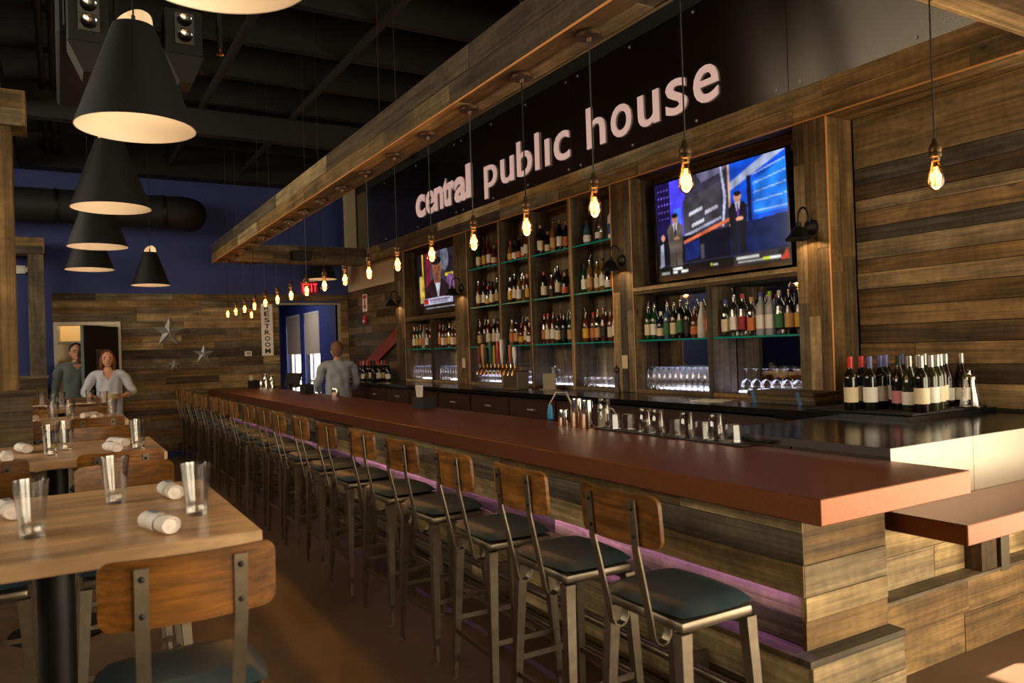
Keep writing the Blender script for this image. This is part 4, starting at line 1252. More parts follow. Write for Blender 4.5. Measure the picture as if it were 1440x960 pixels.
def rand_spec(pool):
    return (rb.choice(['round', 'tall', 'stout', 'round', 'tall']), rb.choice(pool), rb.choice(['cream', 'white', 'tan', 'black', 'cream', 'yellow', 'white', 'orange']), rb.choice(['spout', 'spout', 'black', 'tan', 'silver', 'red', 'black']))
BN = ['by the large television', 'above the glass pitcher', 'behind the tap handles', 'by the small television']
SN = {1.601: 'lower shelf', 2.081: 'middle shelf', 2.551: 'top shelf'}
CNT = {(0, 1.601): 6, (0, 2.081): 6, (0, 2.551): 3, (1, 1.601): 7, (1, 2.081): 5, (1, 2.551): 6, (2, 1.601): 6, (2, 2.081): 6, (2, 2.551): 6, (3, 1.601): 6, (3, 2.081): 6, (3, 2.551): 5}
for (b, z), n in CNT.items():
    y0, y1 = TALL[b]
    pool = DARKS if (b, z) not in ((0, 2.081), (0, 2.551)) else ['clear', 'clear', 'green', 'blueg', 'gold']
    wh = '%s %s' % (SN[z], BN[b])
    for k, y in enumerate(line(y1-0.05, y0+0.05, n)):
        kd, g, l, c = rand_spec(pool)
        if (b, z) == (0, 2.551):
            kd, g, l, c = [('stout', 'blueg', 'white', 'black'), ('taper', 'clear', 'white', 'silver'), ('tall', 'white', 'blue', 'black')][k]
        bottle(XS+rb.uniform(-0.012, 0.02), y+rb.uniform(-0.008, 0.008), z, kd, g, l, c, wh, 'bottles on the glass shelves')
    if n >= 5:
        for k, y in enumerate(line(y1-0.09, y0+0.09, n-2)):
            kd, g, l, c = rand_spec(pool)
            bottle(XS+0.112+rb.uniform(-0.004, 0.004), y+rb.uniform(-0.006, 0.006), z, kd, g, l, c, 'back row, '+wh, 'bottles on the glass shelves')
for (a, b_, wh) in ((9.58, 8.84, 'under the small television, nearer the taps'), (10.47, 9.62, 'under the small television, nearer the hallway')):
    for k, y in enumerate(line(a-0.03, b_+0.03, 7)):
        kd, g, l, c = rand_spec(['clear', 'amber', 'clear', 'frost', 'whiskey', 'green'])
        bottle(XS, y, 1.601, kd, g, l, c, wh, 'bottles under the small television')
# wine on the counter by the boarded wall
mt_ = MB().rbox(-0.36, 0.36, -0.35, 0.33, 0, 0.012, 0.004, 1).build('bar_mat', 'rubber_mat', None, (4.20, 2.76, 1.1405))
tag(mt_, 'black rubber bar mat under the wine bottles', 'bar mat')
WINE = [(3.87, 2.79, 'wine', 'dark', 'cream', 'red'), (3.93, 2.71, 'wine', 'dark', 'white', 'violet'), (4.00, 2.81, 'wine', 'dark', 'cream', 'red'), (4.04, 2.72, 'wine', 'dark', 'white', 'violet'), (4.15, 2.76, 'wine', 'dark', 'white', 'violet'), (4.28, 2.84, 'wine', 'dark', 'cream', 'violet'), (4.42, 2.83, 'wine', 'dark', 'cream', 'violet'),
        (4.06, 2.62, 'burgundy', 'dark', 'pink', 'black'), (4.00, 2.52, 'burgundy', 'olive', 'white', 'silver'), (4.13, 2.55, 'wine', 'olive', 'white', 'silver'), (3.97, 2.435, 'wine', 'dark', 'cream', 'silver'), (4.07, 2.44, 'wine', 'olive', 'white', 'silver'), (4.16, 2.46, 'wine', 'olive', 'cream', 'silver'), (4.26, 2.50, 'wine', 'dark', 'cream', 'silver'),
        (4.38, 2.54, 'burgundy', 'dark', 'white', 'silver'), (4.36, 2.65, 'wine', 'olive', 'cream', 'silver'), (4.47, 2.50, 'burgundy', 'dark', 'white', 'silver'), (4.52, 2.62, 'burgundy', 'dark', 'pink', 'black')]
for x, y, kd, g, l, c in WINE:
    bottle(x, y, 1.153, kd, g, l, c, 'on the black mat by the boarded wall', 'wine bottles by the boarded wall')
# glass decanter with a metal lid
t = thing('decanter', 'clear glass decanter with a metal lid at the end of the wine bottles', 'decanter', (4.375, 2.405, 1.153))
MB().lathe([(0.0, 0), (0.05, 0), (0.055, 0.01), (0.045, 0.07), (0.035, 0.12), (0.032, 0.16), (0.030, 0.16), (0.033, 0.12), (0.043, 0.07), (0.05, 0.012), (0.0, 0.008)], 18, cap0=False, cap1=False).build('glass_body', 'glass', t, smooth=True)
MB().lathe([(0.034, 0.155), (0.036, 0.17), (0.012, 0.18), (0.006, 0.20), (0.010, 0.21), (0.0, 0.216)], 16, cap1=False).build('lid', 'tin', t, smooth=True)
MB().lathe([(0.06, -0.0), (0.062, 0.006), (0.05, 0.010)], 18).build('base_ring', 'tin', t, smooth=True)
# dark wine bottles at the far end of the back counter
for k in range(22):
    x = 4.02+0.14*(k % 2)+0.01*(k % 3)
    y = 12.25-0.075*k+0.02*(k % 2)
    bottle(x, y, 1.14, 'wine' if k % 3 else 'burgundy', 'dark', ['cream', 'white', 'black', 'cream'][k % 4], ['red', 'black', 'silver', 'black', 'red'][k % 5], 'at the hallway end of the counter', 'wine bottles at the far end')
# slanted reddish board behind them
ob_ = MB().strap([(0, 0.78, -0.20), (0, -0.78, 0.34)], 0.20, 0.03, (0, 0.33, 0.94)).build('slanted_board', 'orange_board', None, (4.445, 11.72, 1.50))
tag(ob_, 'reddish-brown slanted board on the wall above the far wine bottles', 'board')
# boards with blue tape leaning flat on the counter
for k in range(3):
    o = MB().rbox(-0.13, 0.13, -0.27, 0.27, 0, 0.027, 0.003, 1).build('serving_board', 'dark_y', None, (4.20, 3.46+0.008*k, 1.14+0.0275*k))
    for yy in (-0.17, 0.2):
        MB().bx(-0.132, -0.1302, yy, yy+0.03, 0.0, 0.027).build('tape_mark', 'blue_tape', o)
    tag(o, 'dark wooden board with blue tape marks, stacked flat on the back counter', 'board', 'stacked boards')
o = MB().bx(-0.1, 0.1, -0.13, 0.13, 0, 0.004).build('paper_sheets', 'paper', None, (4.05, 4.05, 1.1405), rot=(0, 0, 0.3))
tag(o, 'white sheets of paper lying on the back counter near the boards', 'paper')
# pepper mill
t = thing('pepper_mill', 'tall dark wooden pepper mill on the back counter below a sconce', 'pepper mill', (4.25, 5.40, 1.14))
MB().lathe([(0.0, 0), (0.03, 0), (0.031, 0.02), (0.024, 0.05), (0.020, 0.09), (0.024, 0.12), (0.019, 0.15), (0.022, 0.17), (0.018, 0.178)], 16, cap0=False).build('mill_body', 'brown_cabinet', t, smooth=True)
MB().lathe([(0.018, 0.178), (0.026, 0.19), (0.027, 0.21), (0.018, 0.225), (0.008, 0.23), (0.009, 0.24), (0.0, 0.246)], 16, cap1=False).build('mill_head', 'brown_cabinet', t, smooth=True)
# ================================================================== beer tap tower
t = thing('beer_tap_tower', 'stainless beer tap tower with a row of brass taps and coloured handles', 'beer taps', (4.05, 6.95, 1.14))
MB().rbox(-0.07, 0.07, -0.27, 0.02, 0, 0.19, 0.004, 1).build('pedestal', 'stainless', t)
MB().rbox(-0.05, 0.07, -0.31, 0.52, 0.19, 0.245, 0.006, 1).build('manifold', 'stainless', t)
HC = ['l_red', 'l_tan', 'l_black', 'l_green', 'l_yellow', 'cap_red', 'l_white', 'l_black', 'l_orange', 'l_white']
HM = []
for k in range(10):
    y = 0.48-0.083*k
    fau = MB().tube([(-0.05, 0, 0.218), (-0.09, 0, 0.218), (-0.115, 0, 0.20), (-0.13, 0, 0.15)], [0.012, 0.012, 0.011, 0.009], 8).tube([(-0.09, 0, 0.218), (-0.092, 0, 0.262)], 0.008, 8).build('faucet', 'brass' if k % 4 else 'tin', t, (0, y, 0), smooth=True)
    hh = [0.20, 0.22, 0.17, 0.25, 0.20, 0.24, 0.26, 0.28, 0.2, 0.18][k]
    w0, w1 = 0.010, [0.016, 0.024, 0.02, 0.018, 0.012, 0.02, 0.024, 0.018, 0.016, 0.02][k]
    MB().lathe([(0.006, 0.262), (w0, 0.275), (w1, 0.262+hh*0.5), (w1, 0.262+hh*0.92), (w1*0.5, 0.262+hh), (0, 0.262+hh)], 8, (-0.092, 0, 0), cap1=False).build('tap_handle', HC[k], fau, smooth=True)
MB().rbox(-0.16, -0.071, -0.29, 0.50, 0.0, 0.016, 0.003, 1).build('drip_tray', 'stainless', t)
o = MB().bx(-0.05, 0.05, -0.12, 0.12, 0, 0.006).bx(-0.006, 0.006, -0.11, 0.11, 0.006, 0.16).build('menu_holder', 'grey_paint', None, (4.20, 6.42, 1.14))
tag(o, 'small grey card holder on the back counter beside the tap tower', 'card holder')
# ================================================================== glasses stored in the bottom bays
fl_me = MB().lathe([(0.030, 0.0), (0.031, 0.002), (0.029, 0.10), (0.018, 0.165), (0.010, 0.185), (0.030, 0.200), (0.030, 0.204), (0.0, 0.205)], 14, cap0=False, cap1=False).mesh('glass_bowl', 'glass', True)
wg_me = MB().lathe([(0.030, 0.0), (0.042, 0.035), (0.043, 0.06), (0.030, 0.10), (0.006, 0.115), (0.004, 0.165), (0.008, 0.185), (0.034, 0.194), (0.034, 0.197), (0.0, 0.198)], 16, cap0=False, cap1=False).mesh('glass_bowl', 'glass', True)
tb_me = MB().lathe([(0.040, 0.0), (0.041, 0.002), (0.034, 0.085), (0.032, 0.098), (0.0, 0.098), ], 14, cap0=False, cap1=False).mesh('glass_bowl', 'glass', True)
st_me = MB().lathe([(0.032, 0.0), (0.040, 0.04), (0.036, 0.075), (0.006, 0.095), (0.0045, 0.13), (0.030, 0.142), (0.0, 0.144)], 14, cap0=False, cap1=False).mesh('glass_bowl', 'glass', True)
def glass_row(me, nm, a, b, n, xs, label, grp):
    for x in xs:
        for y in line(a, b, n):
            o = link_mesh(nm, me, None, (x, y, 1.1615))
            tag(o, label, 'glass', grp)
glass_row(fl_me, 'pilsner_glass', 5.25, 4.43, 12, (XS, XS+0.075), 'tall clear glass upside down on the bottom board under the green bottles', 'tall glasses under the large television')
glass_row(wg_me, 'wine_glass', 4.16, 3.60, 6, (XS,), 'clear wine glass upside down under the vodka bottles by the large television', 'wine glasses under the large television')
glass_row(tb_me, 'rocks_glass', 6.19, 5.60, 6, (XS-0.01, XS+0.085), 'low clear glass upside down beside the pepper mill', 'low glasses in the tall bays')
glass_row(tb_me, 'rocks_glass', 6.66, 6.28, 4, (XS, XS+0.09), 'low clear glass upside down beside the tap tower', 'low glasses in the tall bays')
glass_row(st_me, 'stemmed_glass', 7.62, 7.05, 6, (XS,), 'short stemmed glass upside down behind the beer taps', 'stemmed glasses in the tall bays')
glass_row(st_me, 'stemmed_glass', 8.42, 7.72, 8, (XS, XS+0.085), 'short stemmed glass upside down in the bay beside the small television', 'stemmed glasses in the tall bays')
glass_row(fl_me, 'pilsner_glass', 9.54, 8.85, 9, (XS,), 'tall clear glass upside down under the small television, nearer the taps', 'tall glasses under the small television')
glass_row(fl_me, 'pilsner_glass', 10.46, 9.63, 10, (XS,), 'tall clear glass upside down under the small television, nearer the hallway', 'tall glasses under the small television')
# tall pitcher behind the taps
o = MB().lathe([(0.0, 0), (0.045, 0), (0.05, 0.01), (0.045, 0.16), (0.05, 0.2), (0.047, 0.2), (0.042, 0.16), (0.046, 0.012), (0.0, 0.01)], 18, cap0=False, cap1=False).build('pitcher', 'glass', None, (XS, 6.75, 1.1615), smooth=True)
MB().tube([(0.045, 0, 0.17), (0.085, 0, 0.15), (0.085, 0, 0.07), (0.047, 0, 0.05)], 0.006, 8).build('handle', 'glass', o, smooth=True)
tag(o, 'clear glass pitcher in the tall bay beside the tap tower', 'pitcher')
# ================================================================== on the bar
mtb = MB().rbox(-0.055, 0.055, 0, 1.15, 0, 0.009, 0.003, 1).build('bar_mat', 'rubber_mat', None, (2.782, 2.55, 1.0702))
tag(mtb, 'narrow black rubber mat along the inner edge of the bar', 'bar mat')
pint_me = MB().lathe([(0.043, 0.0), (0.0435, 0.002), (0.0335, 0.128), (0.030, 0.132), (0.0, 0.132)], 12, cap0=False, cap1=False).mesh('glass_bowl', 'glass', True)
pbase_me = MB().lathe([(0.0, 0.112), (0.030, 0.114), (0.0315, 0.129), (0.0, 0.1295)], 12, cap0=False, cap1=False).mesh('thick_base', 'glass')
short_me = MB().lathe([(0.042, 0.0), (0.0425, 0.002), (0.036, 0.085), (0.033, 0.088), (0.0, 0.088)], 8, cap0=False, cap1=False).mesh('glass_bowl', 'glass')
for x, y, me_, nm, lab in [(2.765, 3.56, short_me, 'rocks_glass', 'low faceted glass upside down beside the stacked pint glasses'), (2.80, 3.47, short_me, 'rocks_glass', 'low faceted glass upside down beside the stacked pint glasses'),
                           (2.79, 3.31, pint_me, 'pint_glass', 'pint glass upside down on the bar mat among the low glasses'), (2.785, 3.20, pint_me, 'pint_glass', 'pint glass upside down on the bar mat among the low glasses'),
                           (2.79, 3.07, short_me, 'rocks_glass', 'low faceted glass upside down on the bar mat'), (2.775, 2.965, pint_me, 'pint_glass', 'pint glass upside down on the bar mat among the low glasses'),
                           (2.79, 2.865, short_me, 'rocks_glass', 'low faceted glass upside down on the bar mat'), (2.78, 2.765, pint_me, 'pint_glass', 'pint glass upside down on the bar mat among the low glasses'), (2.79, 2.66, short_me, 'rocks_glass', 'low faceted glass upside down on the bar mat')]:
    o = link_mesh(nm, me_, None, (x, y, 1.0795))
    if me_ is pint_me:
        link_mesh('thick_base', pbase_me, o)
    tag(o, lab, 'glass', 'glasses upside down on the bar')
for k, (x, y, z) in enumerate(((2.775, 3.66, 1.0795), (2.775, 3.66, 1.125))):
    o = link_mesh('pint_glass', pint_me, None, (x, y, z))
    link_mesh('thick_base', pbase_me, o)
    tag(o, 'pint glass upside down in a small stack next to the steel shakers', 'glass', 'stacked pint glasses')
def tin_mesh(h, r0, r1):
    return MB().lathe([(r0, 0.0), (r0+0.0015, 0.003), (r1+0.001, h*0.97), (r1, h), (0.0, h)], 24, cap0=True, cap1=False).mesh('tin', 'tin', True)
TIN = [(2.735, 3.88, 0.175, 0.044, 0.032, 'tall steel shaker tin upside down on the bar by the glasses'), (2.735, 3.775, 0.17, 0.044, 0.032, 'tall steel shaker tin upside down on the bar by the glasses'), (2.735, 4.03, 0.10, 0.036, 0.027, 'short steel shaker tin upside down on the bar by the glasses'),
       (2.75, 8.80, 0.10, 0.03, 0.026, 'small steel tin on the bar near the man in the pale shirt'), (2.75, 8.72, 0.10, 0.03, 0.026, 'small steel tin on the bar near the man in the pale shirt')]
for x, y, h, r0, r1, lab in TIN:
    o = link_mesh('shaker_tin', tin_mesh(h, r0, r1), None, (x, y, BZ+0.0005))
    tag(o, lab, 'shaker', 'steel shaker tins on the bar')
# hose-and-handle sink tap with a blue sprayer behind the bar
t = thing('spray_faucet', 'black sink sprayer with a blue handle behind the bar', 'faucet', (3.02, 4.35, 0.95))
MB().tube([(0, 0, 0), (0, 0, 0.22), (-0.02, 0.03, 0.30), (-0.06, 0.09, 0.30), (-0.09, 0.13, 0.22)], 0.008, 8).build('riser', 'steel_frame', t, smooth=True)
MB().lathe([(0.012, 0.11), (0.022, 0.12), (0.022, 0.17), (0.012, 0.22)], 10, (-0.09, 0.13, 0)).build('spray_head', 'blue_plastic', t, smooth=True)
hb = MB()
for k in range(5):
    hb.tube([(0.10+0.06*math.cos(a*math.pi/8), -0.3+k*0.012, 0.06+0.14*math.sin(a*math.pi/8)) for a in range(9)], 0.009, 6)
hb.build('coiled_hose', 'grey_paint', t, smooth=True)
# napkin and straw caddies
def caddy(x, y, label, n, hgt=0.10, straws=True):
    t = thing('bar_caddy', label, 'caddy', (x, y, BZ+0.0005), 0.1, 'caddies on the bar')
    MB().bx(-0.06, 0.06, -0.09, 0.09, 0, 0.006).bx(-0.06, -0.055, -0.09, 0.09, 0.006, hgt).bx(0.055, 0.06, -0.09, 0.09, 0.006, hgt).bx(-0.055, 0.055, -0.09, -0.085, 0.006, hgt).bx(-0.055, 0.055, 0.085, 0.09, 0.006, hgt).bx(-0.055, 0.055, -0.003, 0.003, 0.006, hgt).build('tray', 'black_paint', t)
    if straws:
        for k in range(n):
            a = -0.5+1.0*k/(n-1)
            MB().strap([(-0.02+0.01*(k % 2), 0.04+0.02*a, 0.01), (-0.02+0.01*(k % 2), 0.04+0.09*a, 0.20)], 0.03, 0.003, (1, 0.3, 0)).build('napkin', 'paper', t)
    MB().bx(-0.05, 0.05, -0.08, -0.01, 0.008, hgt*0.8).build('napkin_stack', 'l_tan', t)
caddy(2.70, 6.12, 'black caddy with fanned white napkins on the bar before the small television', 7)
caddy(2.72, 9.85, 'black caddy with condiments on the bar beside the man in the pale shirt', 5, 0.12, False)
caddy(2.62, 12.55, 'black caddy with white napkins at the hallway end of the bar', 5, 0.12)
# steel pots and pitchers at the far end of the bar
for k, (x, y, h, r) in enumerate(((2.72, 12.2, 0.22, 0.05), (2.78, 12.05, 0.20, 0.05), (2.68, 11.95, 0.15, 0.04), (2.74, 11.82, 0.14, 0.04), (2.70, 12.33, 0.13, 0.045))):
    o = MB().lathe([(0.0, 0), (r, 0), (r*1.02, 0.01), (r*0.8, h*0.7), (r*0.72, h*0.85), (r*0.8, h), (r*0.76, h), (r*0.68, h*0.85), (0.0, h*0.8)], 18, cap0=False, cap1=False).build('steel_pitcher', 'tin', None, (x, y, BZ+0.0005), smooth=True)
    MB().tube([(0, r*0.78, h*0.85), (0, r*1.5, h*0.75), (0, r*1.5, h*0.35), (0, r*0.95, h*0.25)], 0.005, 6).build('handle', 'tin', o, smooth=True)
    tag(o, 'polished steel pitcher in the cluster at the hallway end of the bar', 'pitcher', 'steel pitchers on the bar')
t = thing('point_of_sale_terminal', 'black till screen behind the hallway end of the bar', 'terminal', (2.95, 11.6, 0.95))
MB().bx(-0.1, 0.1, -0.1, 0.1, 0, 0.02).bx(-0.02, 0.02, -0.02, 0.02, 0.02, 0.2).build('stand', 'black_paint', t)
MB().rbox(-0.02, 0.01, -0.17, 0.17, 0.14, 0.36, 0.005, 1).build('monitor', 'black_paint', t, rot=(0, 0.25, 0.4))
# ================================================================== on the walls
def star(x, z, R, lab):
    vs, fs = [], []
    for i in range(10):
        a = math.pi/2+math.pi*i/5
        r = R if i % 2 == 0 else R*0.40
        vs.append((r*math.cos(a), 0, r*math.sin(a)))
    vs += [(0, -R*0.22, 0), (0, 0.004, 0)]
    for i in range(10):
        fs.append((i, (i+1) % 10, 10))
        fs.append(((i+1) % 10, i, 11))
    o = MB().add(vs, fs).build('wall_star', 'galvanised', None, (x, YW-0.032, z))
    o.rotation_euler = (0, 0.05, 0)
    tag(o, lab, 'wall star', 'metal stars on the far wall')
star(1.506, 2.00, 0.255, 'largest galvanised metal star on the boarded far wall')
star(2.02, 1.632, 0.165, 'medium galvanised metal star on the boarded far wall')
star(1.576, 1.475, 0.10, 'smallest galvanised metal star on the boarded far wall')
rs = thing('restroom_sign', 'white vertical sign reading RESTROOM on the boarded far wall', 'sign', (3.045, YW-0.03, 1.575))
MB().bx(-0.095, 0.095, -0.012, 0, 0, 0.875).build('sign_board', 'paper', rs)
for i, ch in enumerate('RESTROOM'):
    me = text_mesh(ch, 0.12, 0.001, 0.003)
    me.materials.clear()
    me.materials.append(MAT['l_black'])
    fit_mesh(me, -0.045, 0.045, 0, 0.082)
    link_mesh('letter', me, rs, (0, -0.014, 0.875-0.105*(i+1)+0.005), (math.pi/2, 0, 0))
th_ = thing('thermostat', 'small white thermostat on the boarded far wall near the restroom sign', 'thermostat', (2.725, YW-0.025, 1.62))
MB().rbox(-0.055, 0.055, -0.022, 0, -0.04, 0.04, 0.004, 1).build('housing', 'paper', th_)
MB().bx(-0.035, 0.035, -0.0235, -0.0225, -0.018, 0.025).build('display', 'grey_paint', th_)
ex = thing('exit_sign', 'red lit EXIT sign on the blue wall above the hallway doorway', 'exit sign', (3.79, YW-0.001, 2.635))
MB().rbox(-0.15, 0.15, -0.05, 0, 0, 0.21, 0.006, 1).build('housing', 'red_paint', ex)
mat('exit_face', (60, 8, 8), 0.4, emit=(120, 10, 14), es=0.35)
MB().bx(-0.14, 0.14, -0.053, -0.0505, 0.01, 0.20).build('face', 'exit_face', ex)
for i, ch in enumerate('EXIT'):
    me = text_mesh(ch, 0.2, 0.001, 0.002)
    me.materials.clear()
    me.materials.append(MAT['led_red'])
    if ch == 'I':
        fit_mesh(me, -0.008, 0.008, 0, 0.14)
    else:
        fit_mesh(me, -0.026, 0.026, 0, 0.14)
    link_mesh('letter', me, ex, (-0.096+0.064*i, -0.0545, 0.035), (math.pi/2, 0, 0))
MB().rbox(-0.10, 0.10, -0.04, 0, 0.21, 0.25, 0.006, 1).build('top_bracket', 'white_paint', ex)
fs_ = thing('fire_extinguisher_sign', 'white and red arrow sign on the dark boarded side wall', 'sign', (XW-0.182, 12.47, 2.27))
MB().bx(-0.006, 0, -0.11, 0.11, 0, 0.29).build('sign_plate', 'paper', fs_)
MB().prism([(-0.028, 0.20), (0.028, 0.20), (0.028, 0.10), (0.07, 0.10), (0.0, 0.02), (-0.07, 0.10), (-0.028, 0.10)], lambda a, b, d: (d, a, b), -0.0085, -0.0062).bx(-0.0085, -0.0062, -0.08, 0.08, 0.215, 0.272).build('arrow', 'red_paint', fs_)
fa = thing('fire_alarm', 'small red fire alarm strobe below the arrow sign', 'fire alarm', (XW-0.182, 12.45, 2.06))
MB().rbox(-0.04, 0, -0.055, 0.055, 0, 0.13, 0.006, 1).build('housing', 'red_paint', fa)
MB().rbox(-0.055, -0.041, -0.02, 0.02, 0.02, 0.06, 0.004, 1).build('strobe_lens', 'paper', fa)
el = thing('emergency_light', 'white twin-head emergency light on the blue far wall', 'emergency light', (-0.55, YW-0.001, 2.95))
MB().rbox(-0.06, 0.14, -0.06, 0, -0.05, 0.07, 0.01, 2).build('housing', 'paper', el, smooth=True)
for x in (-0.11, 0.19):
    MB().lathe([(0.0, 0), (0.03, 0.005), (0.05, 0.04), (0.048, 0.055), (0.0, 0.05)], 14, cap0=False, cap1=False).build('lamp_head', 'paper', el, (x, -0.01, 0.01), rot=(math.pi/2, 0, 0), smooth=True)
# ceiling corner post above the cross beam
po = MB().bx(4.19, 4.355, 12.45, 12.61, 3.27, 4.45).build('trim_3', 'grey_paint')
tag(po, kind='structure')
sp = thing('wall_speaker', 'black speaker on the face of the far canopy beam', 'speaker', (3.25, 11.945, 3.03))
MB().rbox(-0.15, 0.15, -0.14, -0.004, 0, 0.15, 0.02, 2).build('cabinet', 'black_paint', sp, smooth=True)
MB().bx(-0.13, 0.13, -0.146, -0.141, 0.015, 0.135).build('grille', 'black_metal', sp)
# ================================================================== under the ceiling
du = thing('air_duct', 'black round air duct with an elbow along the top of the blue wall', 'duct', (0.0, 12.75, 3.82))
MB().tube([(-4.5, 0, 0), (1.45, 0, 0), (1.62, 0.0, 0.0), (1.74, 0.03, -0.0), (1.80, 0.10, 0.0), (1.82, 0.28, 0.0)], [0.24, 0.24, 0.25, 0.25, 0.25, 0.24], 28).build('duct_tube', 'black_paint', du, smooth=True)
for x in (-3.2, -1.6, 0.0, 1.4):
    MB().tube([(x-0.02, 0, 0), (x+0.02, 0, 0)], 0.255, 28).build('seam_band', 'black_metal', du, smooth=True)
for x in (-2.4, 0.8):
    MB().bx(x-0.01, x+0.01, -0.01, 0.01, 0.24, 5.3-3.82).build('hanger', 'black_metal', du)
hu = thing('unit_heater', 'large black hanging air unit above the cone lamps', 'air unit', (0.25, 6.9, 3.82))
MB().rbox(-0.22, 0.18, -0.86, 0.86, 0, 0.55, 0.02, 1).build('casing', 'black_paint', hu)
MB().rbox(-0.18, 0.14, -0.89, -0.86, 0.05, 0.5, 0.01, 1).build('front_grille', 'black_metal', hu)
for x in (-0.18, 0.14):
    for y in (-0.75, 0.75):
        MB().tube([(x, y, 0.54), (x, y, 1.48)], 0.008, 6).build('hanger_rod', 'black_metal', hu)
mat('lens_glass', (110, 110, 104), 0.12, 0.3)
def spot_unit(x, y, z, lab):
    t = thing('ceiling_spotlight', lab, 'spotlight', (x, y, z))
    MB().rbox(-0.13, 0.13, -0.10, 0.14, -0.18, 0.16, 0.01, 1).build('box', 'black_paint', t)
    MB().prism([(-0.13, -0.18), (0.13, -0.18), (0.05, -0.38), (-0.04, -0.38)], lambda a, b, d: (a, d, b), -0.10, 0.14).build('hood', 'ceiling_grey', t)
    for zz in (-0.05, 0.065):
        f = MB().bx(-0.065, 0.065, -0.118, -0.101, zz-0.055, zz+0.055).build('lens_frame', 'lens_glass', t)
        MB().lathe([(0.0, 0), (0.02, 0.002), (0.045, 0.012), (0.05, 0.016)], 16, cap0=False, cap1=False).build('reflector', 'tin', f, (0, -0.12, zz), rot=(math.pi/2, 0, 0), smooth=True)
    MB().bx(-0.02, 0.02, 0, 0.04, 0.16, 5.3-z).build('mount', 'black_metal', t)
spot_unit(0.84, 6.1, 3.97, 'black ceiling spotlight box with two clear lenses and a tapered hood')
spot_unit(0.22, 5.95, 3.90, 'black ceiling spotlight box partly behind the wide cone lamp')
spk = thing('sprinkler', 'thin sprinkler pipe with a brass head under the ceiling', 'sprinkler', (1.12, 6.2, 3.95))
MB().tube([(0, 0, 0), (0, 0, 1.35)], 0.022, 8).build('drop_pipe', 'ceiling_grey', spk)
MB().lathe([(0.0, -0.05), (0.03, -0.045), (0.012, -0.03), (0.014, 0.0)], 10, cap0=False).build('sprinkler_head', 'brass', spk, smooth=True)
# ================================================================== kitchen things seen through the door
dr = struct('door_1', MB().bx(-0.98, 0, -0.022, 0.022, 0.01, 2.10), 'black_paint')
dr.location = (0.765, YW-0.03, 0)
dr.rotation_euler = (0, 0, math.radians(60))
MB().bx(-0.66, -0.36, -0.026, -0.022, 1.30, 1.75).bx(-0.66, -0.36, 0.022, 0.026, 1.30, 1.75).build('door_window', 'lens_glass', dr)
MB().bx(-0.984, -0.98, -0.022, 0.022, 0.01, 2.10).build('door_edge', 'shirt_grey', dr)
MB().bx(-0.95, -0.05, -0.025, -0.022, 0.05, 0.35).build('kick_plate', 'stainless', dr)
ks = thing('kitchen_shelf', 'stainless kitchen shelving seen through the doorway', 'shelf', (0.25, 15.8, 0))
for z in (0.9, 1.45, 1.9):
    MB().bx(-0.6, 0.6, -0.2, 0.2, z, z+0.03).build('shelf_board', 'stainless', ks)
for x in (-0.58, 0.58):
    for y in (-0.18, 0.18):
        MB().bx(x-0.015, x+0.015, y-0.015, y+0.015, 0, 2.1).build('upright', 'stainless', ks)
o = MB().rbox(-0.3, 0.3, -0.15, 0.15, 0, 0.42, 0.01, 1).build('storage_box', 'kitchen_yellow', None, (0.3, 15.8, 1.931))
tag(o, 'yellow box on the top shelf in the kitchen', 'box')
o = MB().rbox(-0.14, 0.14, -0.14, 0.14, 0, 0.4, 0.02, 1).build('steel_container', 'stainless', None, (-0.2, 15.8, 1.481))
tag(o, 'steel container on the kitchen shelf below the yellow box', 'container')
# ================================================================== people
def skin_mesh(verts, edges, radii, sub=1):
    """grow a tube surface around a skeleton; returns verts, faces"""
    me = bpy.data.meshes.new('skeleton')
    me.from_pydata(verts, edges, [])
    ob = bpy.data.objects.new('skeleton', me)
    COL.objects.link(ob)
    ob.modifiers.new('s', 'SKIN')
    sv = me.skin_vertices[0].data
    for i, r in enumerate(radii):
        sv[i].radius = r if isinstance(r, tuple) else (r, r)
        sv[i].use_root = (i == 0)
    m = ob.modifiers.new('u', 'SUBSURF')
    m.levels = sub
    dg = bpy.context.evaluated_depsgraph_get()
    ev = bpy.data.meshes.new_from_object(ob.evaluated_get(dg))
    vs = [tuple(v.co) for v in ev.vertices]
    fs = [tuple(p.vertices) for p in ev.polygons]
    bpy.data.objects.remove(ob)
    return vs, fs
def ellipsoid(c, r, nu=18, nv=12, fn=None):
    vs, fs = [], []
    for j in range(nv+1):
        ph = math.pi*j/nv
        for i in range(nu):
            th = 2*math.pi*i/nu
            p = Vector((math.sin(ph)*math.cos(th), math.sin(ph)*math.sin(th), math.cos(ph)))
            if fn:
                p = fn(p)
            vs.append((c[0]+p.x*r[0], c[1]+p.y*r[1], c[2]+p.z*r[2]))
    for j in range(nv):
        for i in range(nu):
            k = (i+1) % nu
            fs.append((j*nu+i, (j+1)*nu+i, (j+1)*nu+k, j*nu+k))
    return vs, fs
def fuse(parts, name, mt, parent, voxel=0.008):
    """one continuous surface from overlapping closed pieces"""
    mb = MB()
    for vs, fs in parts:
        mb.add(vs, fs)
    ob = mb.build(name, mt, None)
    r = ob.modifiers.new('r', 'REMESH')
    r.mode = 'VOXEL'
    r.voxel_size = voxel
    s = ob.modifiers.new('s', 'SMOOTH')
    s.iterations = 4
    s.factor = 0.5
    dg = bpy.context.evaluated_depsgraph_get()
    me = bpy.data.meshes.new_from_object(ob.evaluated_get(dg))
    bpy.data.objects.remove(ob)
    me.materials.clear()
    me.materials.append(MAT[mt])
    me.shade_smooth()
    return link_mesh(name, me, parent)
